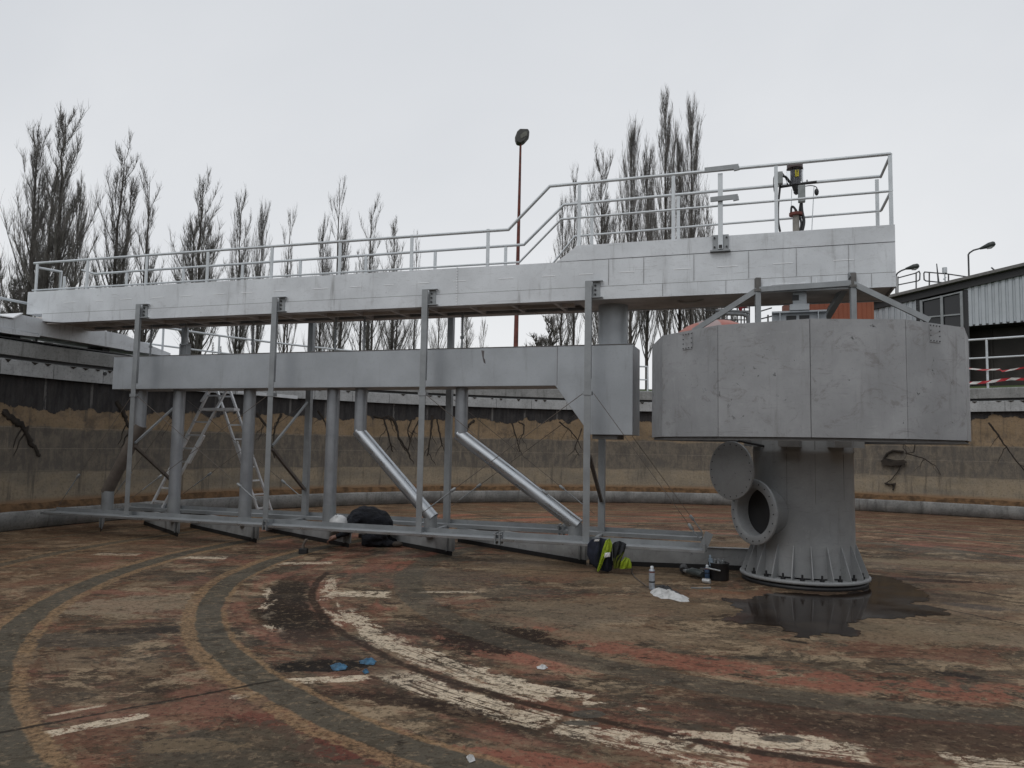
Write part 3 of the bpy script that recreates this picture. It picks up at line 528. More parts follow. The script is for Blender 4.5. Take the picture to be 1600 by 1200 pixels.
# bracket post with the two flat bars
s_ = -.96; bp = MB(); bp.box(s_-.03, s_+.03, T0-.075, T0-.045, 4.15, 5.14); pt = bp.build('bracket_post', M['rail'], br)
bp = MB(); bp.box(s_-.10, s_+.10, T0-.045, T0-.02, 4.14, 4.34); bp.box(s_-.13, s_+.12, T0-.08, T0-.015, 4.12, 4.135)
for dx in (-.075, .075):
    for dz in (4.18, 4.30): bp.tube([(s_+dx, T0-.045, dz), (s_+dx, T0-.06, dz)], .012, 8, 1)
bp.box(s_-.02, s_+.02, T0-.085, T0-.075, 4.16, 4.2, 1); bp.build('bracket_plate', [M['truss'], M['black']], br)
for x0, y0, x1, y1 in ((1101, 266, 1154, 260), (1110, 312, 1153, 307)):
    a = onb(x0, y0, T0-.1); b = onb(x1, y1, T0-.1); MB().bar((a[0], T0-.10, a[1]), (b[0], T0-.10, b[1]), .03, .06).bar((b[0]-.06, T0-.1, b[1]-.03), (b[0]+.01, T0-.1, b[1]-.02), .035, .05).build('flat_bar', M['truss'], br)
# end carriage on the rim
ec = MB()
ec.prism([(-4.5, 3.40), (-.74, 3.40), (-.24, 3.385), (-.24, 3.36), (1.66, 3.345), (1.66, 3.64), (-.2, 3.66), (-.63, 3.665), (-.76, 3.56), (-4.5, 3.52)], -13.15, -12.46, 'x')
ec.prism([(-4.5, 3.31), (-.74, 3.31), (-.24, 3.33), (-.24, 3.375), (-.74, 3.395), (-4.5, 3.395)], -13.17, -12.44, 'x')
ec.prism([(1.67, 3.34), (2.9, 3.35), (2.9, 3.42), (1.67, 3.63)], -13.1, -12.48, 'x')
ec.build('end_carriage', M['bridge'], br)
lid = MB(); lid.prism([(-4.6, 3.53), (-.76, 3.575), (-.60, 3.68), (-.61, 3.695), (-.78, 3.59), (-4.6, 3.545)], -13.2, -12.42, 'x'); lo = lid.build('hood_lid', M['weld'], br)
MB().tube([(-12.8, -1.05, 3.59), (-12.8, -1.05, 3.66), (-12.8, -.82, 3.68), (-12.8, -.82, 3.60)], .015, 8).build('handle', M['truss'], lo)
for t_ in (-.55, 1.35): MB().tube([(-13.0, t_, 3.31), (-12.62, t_, 3.31)], .09, 20).build('wheel', M['rubber'], br)
MB().box(-13.1, -12.5, -1.2, 2.4, 3.24, 3.262).build('track_strip', M['black'], br)

# ------------------------------------------------------------------ scraper truss hanging from the bridge
tr = thing('scraper_truss', 'grey galvanised scraper frame of hanging posts, rails and floor blades below the bridge', 'scraper', (CX, CY, 0), BRZ)
NP = [-10.3, -7.64, -5.09, -2.68]; TN, TF = -.235, 1.05
for s_ in NP:
    p_ = MB(); p_.box(s_-.045, s_+.045, TN-.03, TN-.02, .33, 3.82); p_.box(s_-.045, s_-.035, TN-.02, TN+.04, .33, 3.82); p_.box(s_+.0349, s_+.0449, TN-.02, TN+.02, 2.5, 3.6)
    po = p_.build('hanger_post', M['truss'], tr)
    b_ = MB(); b_.box(s_+.046, s_+.19, TN-.03, TN+.03, 3.81, 3.82); b_.box(s_+.046, s_+.15, T0-.03, T0-.021, 3.60, 3.81); b_.box(s_+.046, s_+.19, TN-.02, TN+.03, 3.59, 3.60)
    for dz in (3.64, 3.70, 3.76): b_.tube([(s_+.085, T0-.03, dz), (s_+.085, T0-.045, dz)], .014, 8, 1)
    b_.build('bracket', [M['truss'], M['black']], po)
    MB().box(s_-.06, s_+.06, TN-.04, TN+.05, 2.28, 2.33).build('clamp', M['truss'], po)
FP = [-10.48, -7.81, -5.22, -2.74]
for s_ in FP:
    p_ = MB(); p_.box(s_-.055, s_+.03, TF-.03, TF-.02, .36, 3.78); p_.box(s_+.03, s_+.04, TF-.03, TF+.05, .36, 3.78); p_.box(s_-.055, s_+.04, TF-.3, TF+.02, 3.62, 3.66); p_.build('hanger_post', M['truss'], tr)
# bottom rails
def brail(t0, t1, s0, s1, z, lip):
    m_ = MB(); m_.box(s0, s1, t0, t1, z-.006, z); m_.box(s0, s1, t0-.004, t0+.004, z-lip, z+.0015); m_.box(s0, s1, t1-.004, t1+.004, z-.05, z+.06); return m_
o_ = brail(-.42, -.12, -11.95, -1.15, .345, .035).build('bottom_rail', M['truss'], tr)
MB().box(-11.93, -1.16, -.428, -.425, .315, .343).build('rail_edge', M['shiny'], o_)
brail(.98, 1.16, -11.6, -1.3, .345, .05).build('bottom_rail', M['truss'], tr)
MB().bar((-1.16, -.42, .38), (-1.22, .9, .38), .03, .08).bar((-1.18, -.36, .36), (-1.1, -.36, .56), .01, .10).build('end_tie', M['truss'], tr)
for a, b in (((-11.95, -.2), (-11.6, 1.07)), ((-10.3, -.2), (-10.33, 1.05)), ((-7.64, -.2), (-7.8, 1.05)), ((-5.09, -.2), (-5.2, 1.05)), ((-2.68, -.2), (-2.74, 1.05))):
    MB().bar((*a, .30), (*b, .30), .05, .05).build('cross_tie', M['truss'], tr)
for a, b in (((-10.2, -.1), (-7.9, 1.0)), ((-7.5, -.1), (-5.3, 1.0)), ((-5.0, 1.0), (-2.8, -.1)), ((-11.8, 1.0), (-10.4, -.1))):
    MB().bar((*a, .29), (*b, .29), .05, .012).build('flat_brace', M['truss'], tr)
for s_, t_ in ((-7.52, -.42), (-7.35, 1.0), (-3.85, -.42), (-3.35, 1.0)):
    j = MB()
    for d in (-.03, .03): j.box(s_+d-.008, s_+d+.008, t_-.03, t_+.12, .27, .43)
    j.tube([(s_-.06, t_, .40), (s_+.06, t_, .40)], .012, 6); j.build('rail_joint', M['truss'], tr)
# K braces between near and far posts
for i, s_ in enumerate(NP):
    if i == 2: continue
    if i != 3: MB().bar((s_+.02, TN+.05, 1.52), (FP[i], TF-.05, 2.26), .03, .03).build('brace', M['truss'], tr)
    MB().bar((s_+.02, TN+.05, 1.47), (FP[i], TF-.05, .80), .045, .045).build('brace', M['brownpipe'], tr)
# tie rods with turnbuckles
def rod(a, b, k=.75, r_=.0045):
    a, b = Vector(a), Vector(b); o_ = MB().tube([a, b], r_, 6).build('tie_rod', M['brownpipe'], tr)
    c_ = a.lerp(b, k); d = (b-a).normalized(); q = MB(); q.tube([c_-d*.05, c_-d*.035, c_+d*.035, c_+d*.05], [.008, .022, .022, .008], 8); q.tube([c_+d*.05, c_+d*.4 if (b-c_).length > .45 else b], .009, 6, 0); q.build('turnbuckle', M['truss'], o_)
for t_, dx in ((TN, 0), (TF, -.1)):
    rod((-10.25+dx, t_, 2.3), (-7.7+dx, t_, .6), .82); rod((-7.7+dx, t_, 2.3), (-10.25+dx, t_, .62), .78)
    rod((-5.05+dx, t_, 2.3), (-2.75+dx, t_, .6), .78); rod((-2.75+dx, t_, 2.3), (-5.05+dx, t_, .62), .8)
    rod((-10.35+dx, t_, 2.3), (-11.85+dx*2, t_+.05, .42), .72); rod((-2.6+dx, t_, 2.3), (-1.2+dx, t_, .42), .9)
# suction pipes
PT = .36
def sp(x, y): s_, z = onb(x, y, PT); return (s_, PT, z)
def pipe(pts, r_, mats, foot=True):
    o_ = None
    base = MB().tube(pts, r_, 20).build('suction_pipe', mats[0], tr) if len(mats) == 1 else None
    return base
for x in (281, 391, 521.5):
    s0, z0 = onb(x, 608, PT); o_ = MB().tube([(s0, PT, 2.44), (s0, PT, .22)], .098, 24).build('suction_pipe', M['pipe'], tr)
    MB().tube([(s0, PT, 1.70), (s0, PT, 1.72)], .102, 24).build('collar', M['pipe'], o_); MB().tube([(s0, PT, .30), (s0, PT, .62)], .104, 24).build('foot_sleeve', M['truss'], o_)
for pts, mt in (([(222, 606), (222, 668), (169, 765), (169, 836)], 'brownpipe'), ([(565, 607), (565, 677), (673, 806), (673, 858)], 'shiny'), ([(722, 606), (722, 681), (899, 818), (899, 868)], 'shiny')):
    P = [sp(*q) for q in pts]; P[3] = (P[2][0], PT, .22); P[1] = (P[0][0], PT, P[1][2]); P[0] = (P[0][0], PT, 2.44)
    o_ = MB().tube([P[0], P[1]], .095, 24).build('suction_pipe', M['pipe'], tr)
    d = (Vector(P[2])-Vector(P[1])).normalized()
    MB().tube([Vector(P[1])-d*.05, Vector(P[2])+d*.05], .100, 28).build('slanted_run', M[mt], o_); MB().tube([P[2], P[3]], .098, 24).build('foot_sleeve', M['truss'], o_)
    MB().ball(P[1], .0955, 20).build('elbow', M['pipe'], o_)
# scraper blades
for (s0, t0), (s1, t1) in (((-12.0, .95), (-11.22, .15)), ((-11.45, 1.35), (-9.62, .17)), ((-10.4, 1.36), (-8.02, .08)), ((-8.84, 1.46), (-6.47, .23)), ((-6.95, 1.38), (-4.71, .09)), ((-5.22, 1.56), (-2.75, .09)), ((-2.72, .13), (-.62, .52))):
    a, b = Vector((s0, t0, 0)), Vector((s1, t1, 0)); d = (b-a).normalized(); nn = Vector((-d.y, d.x, 0))
    o_ = MB().bar(a+Vector((0, 0, .165)), b+Vector((0, 0, .165)), .012, .23).bar(a+Vector((0, 0, .285)), b+Vector((0, 0, .285)), .07, .01).build('scraper_blade', M['blade'], tr)
    k = MB().bar(a-nn*.012+Vector((0, 0, .032)), b-nn*.012+Vector((0, 0, .032)), .012, .06); n = int((b-a).length/.16)
    k.build('rubber_strip', M['rubber'], o_)
    e = MB(); e.bar(b-d*.10-nn*.03+Vector((0, 0, .06)), b-d*.10-nn*.03+Vector((0, 0, .30)), .025, .025, 0, (1, 0, 0)); e.bar(b+d*.01+Vector((0, 0, .07)), b+d*.01+Vector((0, 0, .28)), .012, .06, 0, d);
    if s1 < -1: e.build('end_clamp', M['truss'], o_)

# ------------------------------------------------------------------ collecting trough
tg = thing('collecting_trough', 'long grey box trough hung behind the posts, deeper at its right end', 'trough', (CX, CY, 0), BRZ)
t0, t1 = .10, .70
tb = MB(); prof = [(-11.12, 2.995), (-11.12, 2.435), (-3.22, 2.435), (-2.72, 1.76), (-2.135, 1.76), (-2.135, 2.99)]
tb.prism(prof, t0, t1, 'y')
tb.build('box_body', M['trough'], tg, bevel=.006)
e = MB()
for x_ in (-3.20,): e.box(x_, x_+.006, t0-.003, t0+.001, 2.44, 2.985)
e.box(-11.1, -2.15, t0-.006, t0+.02, 2.992, 3.002); e.build('seam', M['shadow'], tg)
st = MB(); rnd = random.Random(4); a = onb(754, 553, t0)
st.prism([(a[0]-.02, 2.96), (a[0]+.025, 2.95), (a[0]+.02, 2.85), (a[0]+.04, 2.82), (a[0]+.05, 2.76), (a[0]+.02, 2.78), (a[0], 2.86)], t0-.002, t0+.001, 'y'); st.build('scuff_mark', plain('grey_scuff', (.12, .11, .11), .9), tg)
s_ = onb(958, 510, .4)[0]; MB().tube([(s_, .4, 2.98), (s_, .4, 3.60)], .208, 40).build('riser_pipe', M['trough'], tg)
for x in (236, 290, 395, 524, 569, 722):
    s_ = onb(x, 530, .4)[0]; q = MB(); q.tube([(s_, .4, 2.98), (s_, .4, 3.62)], .016, 8); q.box(s_-.03, s_+.03, .37, .43, 3.0, 3.02); q.tube([(s_, .4, 3.18), (s_, .4, 3.22)], .03, 10)
    for k in range(9): q.tube([(s_, .4, 3.27+k*.028), (s_, .4, 3.28+k*.028)], .026, 8)
    if x == 290: q.box(s_-.08, s_-.05, .35, .45, 2.99, 3.22); q.box(s_+.05, s_+.08, .35, .45, 2.99, 3.22); q.box(s_-.08, s_+.08, .35, .45, 3.20, 3.23)
    q.build('valve_spindle', M['truss'], tg)
q = MB(); q.box(-2.70, -2.35, .15, .65, 1.70, 1.758); q.build('bottom_flange', M['shadow'], tg)

# ------------------------------------------------------------------ central drum
dr = thing('centre_drum', 'large twelve sided grey sheet metal drum hanging around the central column', 'drum', (CX, CY, 0))
RH = 1.86; OFF = 12; ZB, ZT = 1.73, 2.95
def dp(a, r=RH): return Vector((r*math.cos(rad(a)), r*math.sin(rad(a)), 0))
for k in range(12):
    a, b = dp(OFF+30*k), dp(OFF+30*(k+1)); d = (b-a).normalized(); a = a+d*.004; b = b-d*.004; n_ = Vector((d.y, -d.x, 0))*.012; n_ = n_ if n_.dot(a) > 0 else -n_
    m_ = MB(); V = [a-n_, b-n_, b, a]; m_.add([v_+Vector((0, 0, z_)) for z_ in (ZB, ZT) for v_ in V], [(0, 1, 2, 3), (7, 6, 5, 4), (0, 4, 5, 1), (1, 5, 6, 2), (2, 6, 7, 3), (3, 7, 4, 0)]); m_.build('panel', M['drum'], dr)
m_ = MB(); m_.lathe([(RH-.03, ZB-.03), (RH-.03, ZT-.01)], 12, OFF, OFF+360, smooth=False); m_.lathe([(RH-.012, ZB-.035), (RH-.10, ZB-.035), (RH-.10, ZB-.03), (RH-.012, ZB-.03), (RH-.012, ZB-.035)], 12, OFF, OFF+360, smooth=False)
m_.lathe([(RH-.014, ZT-.06), (RH-.014, ZT-.004), (RH-.09, ZT-.004), (RH-.09, ZT-.012)], 12, OFF, OFF+360, smooth=False)
m_.build('inner_frame', M['shadow'], dr)
for px, py in ((1075, 533), (1460, 521)):
    for k in range(12):
        a, b = dp(OFF+30*k), dp(OFF+30*(k+1)); d = (b-a).normalized(); q, z_ = onplane(px, py, (CX+a.x, CY+a.y), (d.x, d.y)); n_ = Vector((d.y, -d.x, 0)); n_ = n_ if n_.dot(a) > 0 else -n_
        if 0 < q < (b-a).length and n_.y < 0:
            c_ = a+d*q; w = .085; pm_ = MB(); pm_.bar(c_-d*w+n_*.004+Vector((0, 0, z_)), c_+d*w+n_*.004+Vector((0, 0, z_)), .008, .19)
            for i in range(4):
                for j in range(4):
                    if i in (0, 3) or j in (0, 3): e_ = c_+d*(w-.012)*(i-1.5)/1.5+Vector((0, 0, z_+.08*(j-1.5)/1.5)); pm_.tube([e_+n_*.008, e_+n_*.014], .007, 6, 1)
            pm_.build('patch_plate', [M['drum'], M['black']], dr)
# hanging frame of the drum
df = MB(); TA = -.235
def fb(x0, z0, x1, z1, t=TA, t2=None, w=.045): a = bw(x0, t, z0); b = bw(x1, t if t2 is None else t2, z1); o = Vector((CX, CY, 0)); df.bar(a-o, b-o, w, .065)
s1, s2 = -.51, .59
fb(s1, 2.9, s1, 3.62); fb(s2, 2.9, s2, 3.62); fb(s1+.02, 3.60, s2, 3.63)
l_ = onb(1083, 515, TA); r_ = onb(1452, 498, TA)
fb(s1, 3.60, l_[0], l_[1]-.02); fb(s2, 3.62, r_[0], r_[1]-.02)
fb(s2, 3.74, .1, 2.95, TA, 1.3, .08)
df.build('hanging_frame', M['truss'], dr)
o = Vector((CX, CY, 0))
for s_ in (s1, s2):
    hb = MB()
    hb.bar(bw(s_, TA+.01, 3.60)-o, bw(s_, TA+.01, 3.75)-o, .07, .06); hb.bar(bw(s_-.04, TA-.0, 3.59)-o, bw(s_+.04, TA-.0, 3.59)-o, .08, .03); hb.build('frame_shoe', M['shadow'], dr)

# ------------------------------------------------------------------ column
cl = thing('centre_column', 'stout grey steel column with ribbed bolted base and open round hatch', 'column', (CX, CY, 0))
MB().lathe([(.605, .12), (.592, .5), (.585, 1.55), (.59, 1.56), (.59, 1.60), (.585, 1.61), (.585, 3.0), (0, 3.0)], 48).build('shaft', M['column'], cl)
for a in (-128, -97, -60): q = MB().box(.580, .5885, -.002, .002, .52, 2.9); q.xf(Matrix.Rotation(rad(a), 4, 'Z')); q.build('seam', M['shadow'], cl)
MB().lathe([(.5, .06), (.745, .06), (.755, .07), (.755, .095), (.745, .10), (.5, .10)], 64).build('base_flange', M['column'], cl)
MB().lathe([(.5, -.01), (.735, -.01), (.722, .05), (.5, .05)], 64).build('grout_pad', M['black'], cl)
for k in range(20):
    a = rad(18*k+5); ca, sa = math.cos(a), math.sin(a); gmb = MB(); gmb.prism([(.57, .10), (.735, .10), (.735, .13), (.602, .48), (.57, .48)], -.006, .006, 'y'); gmb.xf(Matrix.Rotation(a, 4, 'Z')); gmb.build('gusset', M['column'], cl)
    bo = MB(); a = rad(18*k+14); c_ = Vector((.685*math.cos(a), .685*math.sin(a), .10)); bo.tube([c_, c_+Vector((0, 0, .03))], .028, 6); bo.tube([c_+Vector((0, 0, .03)), c_+Vector((0, 0, .07))], .012, 8); bo.build('anchor_bolt', M['black'], cl)
sb = MB()
for a in (-175, -123, -71, -20, 31, 82, 133):
    q = MB().box(.56, .70, -.12, .12, 1.635, 1.71); q.xf(Matrix.Rotation(rad(a), 4, 'Z')); n = len(sb.v); sb.v += q.v; sb.f += [tuple(i+n for i in f) for f in q.f]; sb.mi += q.mi; sb.sm += q.sm
sb.build('support_lug', M['column'], cl)
HA = rad(-155.7); hz = .85; hd = Vector((math.cos(HA), math.sin(HA), 0)); hc = Vector((0, 0, hz))
def disc(prof, n=40):     # profile (radius, distance outwards) turned round the hatch axis
    q = MB().lathe(prof, n); rot = Matrix.Translation(hc) @ hd.to_track_quat('Z', 'Y').to_matrix().to_4x4(); return q.xf(rot)
no = disc([(.292, .2), (.292, .76), (.385, .76), (.39, .765), (.39, .79), (.385, .795), (.285, .795), (.28, .79), (.28, .1)]).build('hatch_neck', M['column'], cl)
disc([(.0, .62), (.282, .62)]).build('hatch_dark_disc', M['black'], cl)  # black disc painted in for the darkness of the hollow column
bb = MB(); up = Vector((0, 0, 1)); sd = hd.cross(up)
for k in range(20):
    a = 2*math.pi*k/20; c_ = hc+hd*.795+(sd*math.cos(a)+up*math.sin(a))*.345; bb.tube([c_, c_+hd*.004], .009, 8)
bb.build('bolt_hole', M['black'], no)
lc = ond(1144, 735, 9.32)-Vector((CX, CY, 0)); ld = Vector((math.cos(rad(-150)), math.sin(rad(-150)), 0))
q = MB().lathe([(0, 0), (.345, 0), (.35, .004), (.35, .026), (.345, .03), (0, .03)], 44); q.xf(Matrix.Translation(lc) @ ld.to_track_quat('Z', 'Y').to_matrix().to_4x4()); cv = q.build('hatch_cover', M['column'], cl)
bb = MB(); sd = ld.cross(up)
for k in range(20):
    a = 2*math.pi*k/20; c_ = lc+ld*.03+(sd*math.cos(a)+up*math.sin(a))*.315; bb.tube([c_, c_+ld*.004], .007, 8)
bb.tube([lc-ld*.02+up*.30, lc-ld*.1+up*.36, Vector((-.45, -.2, 1.62))], .014, 8); bb.build('cover_hanger', M['black'], cv)
# rotating bearing head standing on the column
bh = MB(); o = Vector((CX, CY, 0))
a = onb(1206, 490, 0); b = onb(1291, 488, 0)
def lb(s0, s1, t0, t1, z0, z1, mi=0):
    q = MB().box(s0, s1, t0, t1, z0, z1, mi); q.xf(Matrix.Rotation(BRZ, 4, 'Z')); n = len(bh.v); bh.v += q.v; bh.f += [tuple(i+n for i in f) for f in q.f]; bh.mi += q.mi; bh.sm += q.sm
lb(a[0], b[0], -.02, .02, 3.06, 3.32); lb(a[0], b[0], -.10, .10, 3.32, 3.34); lb(a[0], b[0], -.10, .10, 3.04, 3.06); lb(a[0]-.02, b[0], -.2, .2, 2.98, 3.035, 1)
for f_ in (.14, .84): lb(a[0]+(b[0]-a[0])*f_, a[0]+(b[0]-a[0])*f_+.012, -.10, -.02, 3.06, 3.32)
for f_ in (.36, .6): lb(a[0]+(b[0]-a[0])*f_-.06, a[0]+(b[0]-a[0])*f_+.06, -.026, -.02, 3.18, 3.29, 1)
lb(-.13, .10, -.12, .12, 3.345, 3.42); lb(-.09, .07, -.09, .09, 3.42, 3.58); lb(-.10, -.02, -.095, -.088, 3.47, 3.54, 1)
bh.build('bearing_head', [M['trough'], M['black']], cl)

# ------------------------------------------------------------------ slip ring and cable gear on the bridge
sr = thing('slip_ring_unit', 'clear capped electrical slip ring on a short mast with black cables above the bridge', 'electrical unit', tuple(bw(0, .25, 4.24)), BRZ)
TS = .25
def q3(x, y, t=TS): s_, z = onb(x, y, t); return Vector((s_, t-.25, z-4.24))
c_ = q3(1244, 372); MB().tube([(c_.x, 0, 0), (c_.x, 0, q3(1244, 337).z)], .042, 16).build('mast', plain('worn_beige_mast', (.25, .235, .21), .6), sr)
z_ = q3(1243, 337).z; MB().tube([(c_.x, 0, z_), (c_.x, 0, z_+.035)], .085, 20).build('mast_plate', M['rust'], sr)
top = q3(1242, 259); zt = top.z; z2 = q3(1242, 287).z; sx = q3(1242, 270).x
MB().tube([(sx, 0, zt-.04), (sx, 0, zt+.02)], .10, 24).build('cap', plain('brown_cap', (.07, .045, .045), .5), sr)
gl = NT('clear_acrylic'); gl.fin((.9, .92, .93), .05); gl.b.inputs['Transmission Weight'].default_value = 1; gl.b.inputs['IOR'].default_value = 1.1
MB().lathe([(.105, z2), (.105, zt-.04)], 28, c=(sx, 0, 0)).build('clear_cylinder', gl.m, sr)
MB().tube([(sx+.01, 0, z2-.02), (sx+.01, 0, zt-.07)], .062, 20).build('ring_core', plain('ribbed_grey_core', (.08, .08, .09), .4), sr)
yl = MB().box(sx+.0, sx+.045, -.075, -.062, z2+.07, zt-.085); yo = yl.build('warning_label', plain('yellow_label', (.62, .52, .02), .5), sr)
zz0 = z2+.085; MB().prism([(sx+.026, zz0+.10), (sx+.014, zz0+.055), (sx+.022, zz0+.055), (sx+.016, zz0+.01), (sx+.034, zz0+.065), (sx+.025, zz0+.065), (sx+.034, zz0+.10)], -.078, -.075, 'y').build('bolt_symbol', M['black'], yo)
MB().tube([q3(1220, 292), q3(1240, 289), q3(1262, 286), q3(1276, 284)], .018, 8).tube([q3(1242, 287), q3(1243, 297), q3(1248, 301)], [.05, .03, .02], 10).tube([q3(1261, 281), q3(1261, 288)], .008, 6).build('cross_arm', M['black'], sr)
def jb(x0, x1, y0, y1, name='junction_box'):
    a, b = q3(x0, y1, TS-.05), q3(x1, y0, TS-.05); o_ = MB().box(a.x, b.x, -.10, -.02, a.z, b.z).build(name, plain('grey_box', (.27, .29, .29), .5), sr, bevel=.01); return a, b
jb(1213, 1223, 269, 289); jb(1247, 1258, 290, 317)
cb = MB()
for pts, r_ in (([(1219, 288), (1218, 300), (1216, 320), (1216, 345), (1219, 362)], .014), ([(1215, 289), (1210, 300), (1209, 278), (1216, 270), (1224, 272), (1232, 290)], .006), ([(1223, 275), (1230, 278), (1236, 288)], .016),
        ([(1241, 300), (1244, 303), (1249, 300)], .014), ([(1252, 316), (1253, 330), (1256, 345), (1254, 358), (1250, 368)], .02), ([(1251, 318), (1249, 335), (1252, 350), (1248, 368)], .014), ([(1245, 337), (1242, 326), (1237, 323), (1236, 334)], .014), ([(1246, 336), (1244, 328), (1238, 323)], .012), ([(1258, 291), (1268, 290), (1276, 293), (1276, 302)], .006)):
    P = [q3(*p_) for p_ in pts]; Q = []
    for i in range(len(P)-1):
        p0 = P[max(i-1, 0)]; p1 = P[i]; p2 = P[i+1]; p3 = P[min(i+2, len(P)-1)]
        for j in range(5):
            u = j/5; Q.append(.5*((2*p1)+(p2-p0)*u+(2*p0-5*p1+4*p2-p3)*u*u+(3*p1-p0-3*p2+p3)*u**3))
    Q.append(P[-1]); cb.tube(Q, r_, 8)
cb.build('cables', M['black'], sr)
MB().tube([q3(1272, 290), q3(1268, 368)], .005, 6).tube([q3(1237, 296), q3(1236, 336)], .004, 6).build('stay_wire', M['rail'], sr)
a = q3(1276, 300); MB().ball(a, .035, 12, 0, (.8, .8, 1.4)).build('hanging_plug', M['black'], sr)
a = onb(1150, 366, .3); bl = MB(); bl.ball((0, 0, 0), .085, 16); tag(bl.build('black_ball', M['black'], loc=tuple(bw(a[0], .3, 4.345))), 'round black cap showing just above the bridge top, right of the bracket post', 'cap')

# ------------------------------------------------------------------ poplars
def poplar(px, top, wpx, D, seed, label, base=None, name='bare_poplar', stems=1, lean=0.0, dens=1.0, spread=1.0):
    rnd = random.Random(seed); tip = ond(px, top, D); g_ = ond(px, 598, D)
    rr = math.hypot(g_.x-CX, g_.y-CY); gz = 3.7+(rr-20)*.093 if rr < 27 else 4.35+(rr-27)*.0076
    H = tip.z-gz; wid = wpx*1.12/F_PX*D/2
    root = thing(name, label, 'tree', (tip.x, tip.y, gz-.05), 0, 'bare poplars behind the tank')
    T, B = MB(), MB()
    def strand(p, d, L_, r0, mb, seg=4, curl=.18, sides=3, up=.3):
        P = [p.copy()]; d = d.normalized()
        for i in range(seg):
            d = (d+Vector((rnd.gauss(0, curl), rnd.gauss(0, curl), rnd.gauss(0, curl)*.4+up*.35))).normalized(); P.append(P[-1]+d*L_/seg)
        mb.tube(P, [r0*(1-.8*i/seg) for i in range(seg+1)], sides, 0, False); return P, d
    for k in range(stems):
        h = H*(1 if k == 0 else rnd.uniform(.62, .86)); off = 0 if k == 0 else rnd.choice((-1, 1))*rnd.uniform(.25, .6)*wid
        P = []; n = 12; rb = .0125*h+.02
        for i in range(n+1):
            f = i/n; P.append(Vector((off*min(1, f*3)+lean*h*(f-1)+rnd.gauss(0, .05)*f*(1-f)*4, rnd.gauss(0, .06)+(0 if k == 0 else off*.3*f), h*f)))
        T.tube(P, [rb*(1-f/n)**.9+.012 for f in range(n+1)], 8, 0, False)
        NB = int((46 if stems == 1 else 31)*dens)
        for b in range(NB):
            f = .10+.86*(b+rnd.random())/NB; i = min(n-1, int(f*n)); p = P[i].lerp(P[i+1], f*n-i)
            a = rnd.uniform(0, 2*math.pi); env = (math.sin(math.pi*min(1, f*1.05+.06))**.6)*spread
            L_ = h*(.09+.27*(1-f))*rnd.uniform(.65, 1.3); out = .24+.42*env*wid/max(.3, h*.09)*.45
            r1 = max(.018, rb*(1-f)*.42)
            o1 = rnd.uniform(.55, 1.15)*(1.15-.5*f); d = Vector((math.cos(a)*o1, math.sin(a)*o1, .75))
            bp_, dd = strand(p, d, L_, r1, B, 6, .09, 4, .62)
            for c in range(int(15*dens)):
                g2 = rnd.uniform(.10, 1); j = min(5, int(g2*6)); p2 = bp_[j].lerp(bp_[j+1], g2*6-j); dl = (bp_[j+1]-bp_[j]).normalized()
                L2 = L_*rnd.uniform(.16, .46)*(1.15-g2*.5)+.22; tp_, _ = strand(p2, dl+Vector((rnd.gauss(0, .42), rnd.gauss(0, .42), .25)), L2, .0125, B, 3, .11, 3, .30)
                for e in range(3):
                    j3 = rnd.randrange(0, 3); strand(tp_[j3], Vector((rnd.gauss(0, .38), rnd.gauss(0, .38), 1)), L2*rnd.uniform(.35, .75), .0085, B, 2, .12, 3, .25)
    zm = sorted(v_[2] for v_ in B.v)[int(len(B.v)*.9995)-1]; kz = H/zm; B.v = [(x, y, z*kz) for x, y, z in B.v]; T.v = [(x, y, z*kz) for x, y, z in T.v]
    xs = sorted(v_[0] for v_ in B.v); w_now = (xs[int(len(xs)*.985)]-xs[int(len(xs)*.015)])/2; k_ = max(.45, min(2.3, wid/max(.1, w_now)))
    B.v = [(x*k_, y*k_, z) for x, y, z in B.v]; T.v = [(x*k_, y*k_, z) for x, y, z in T.v]
    T.build('trunk', M['trunkm'], root); B.build('crown', M['twig'], root)
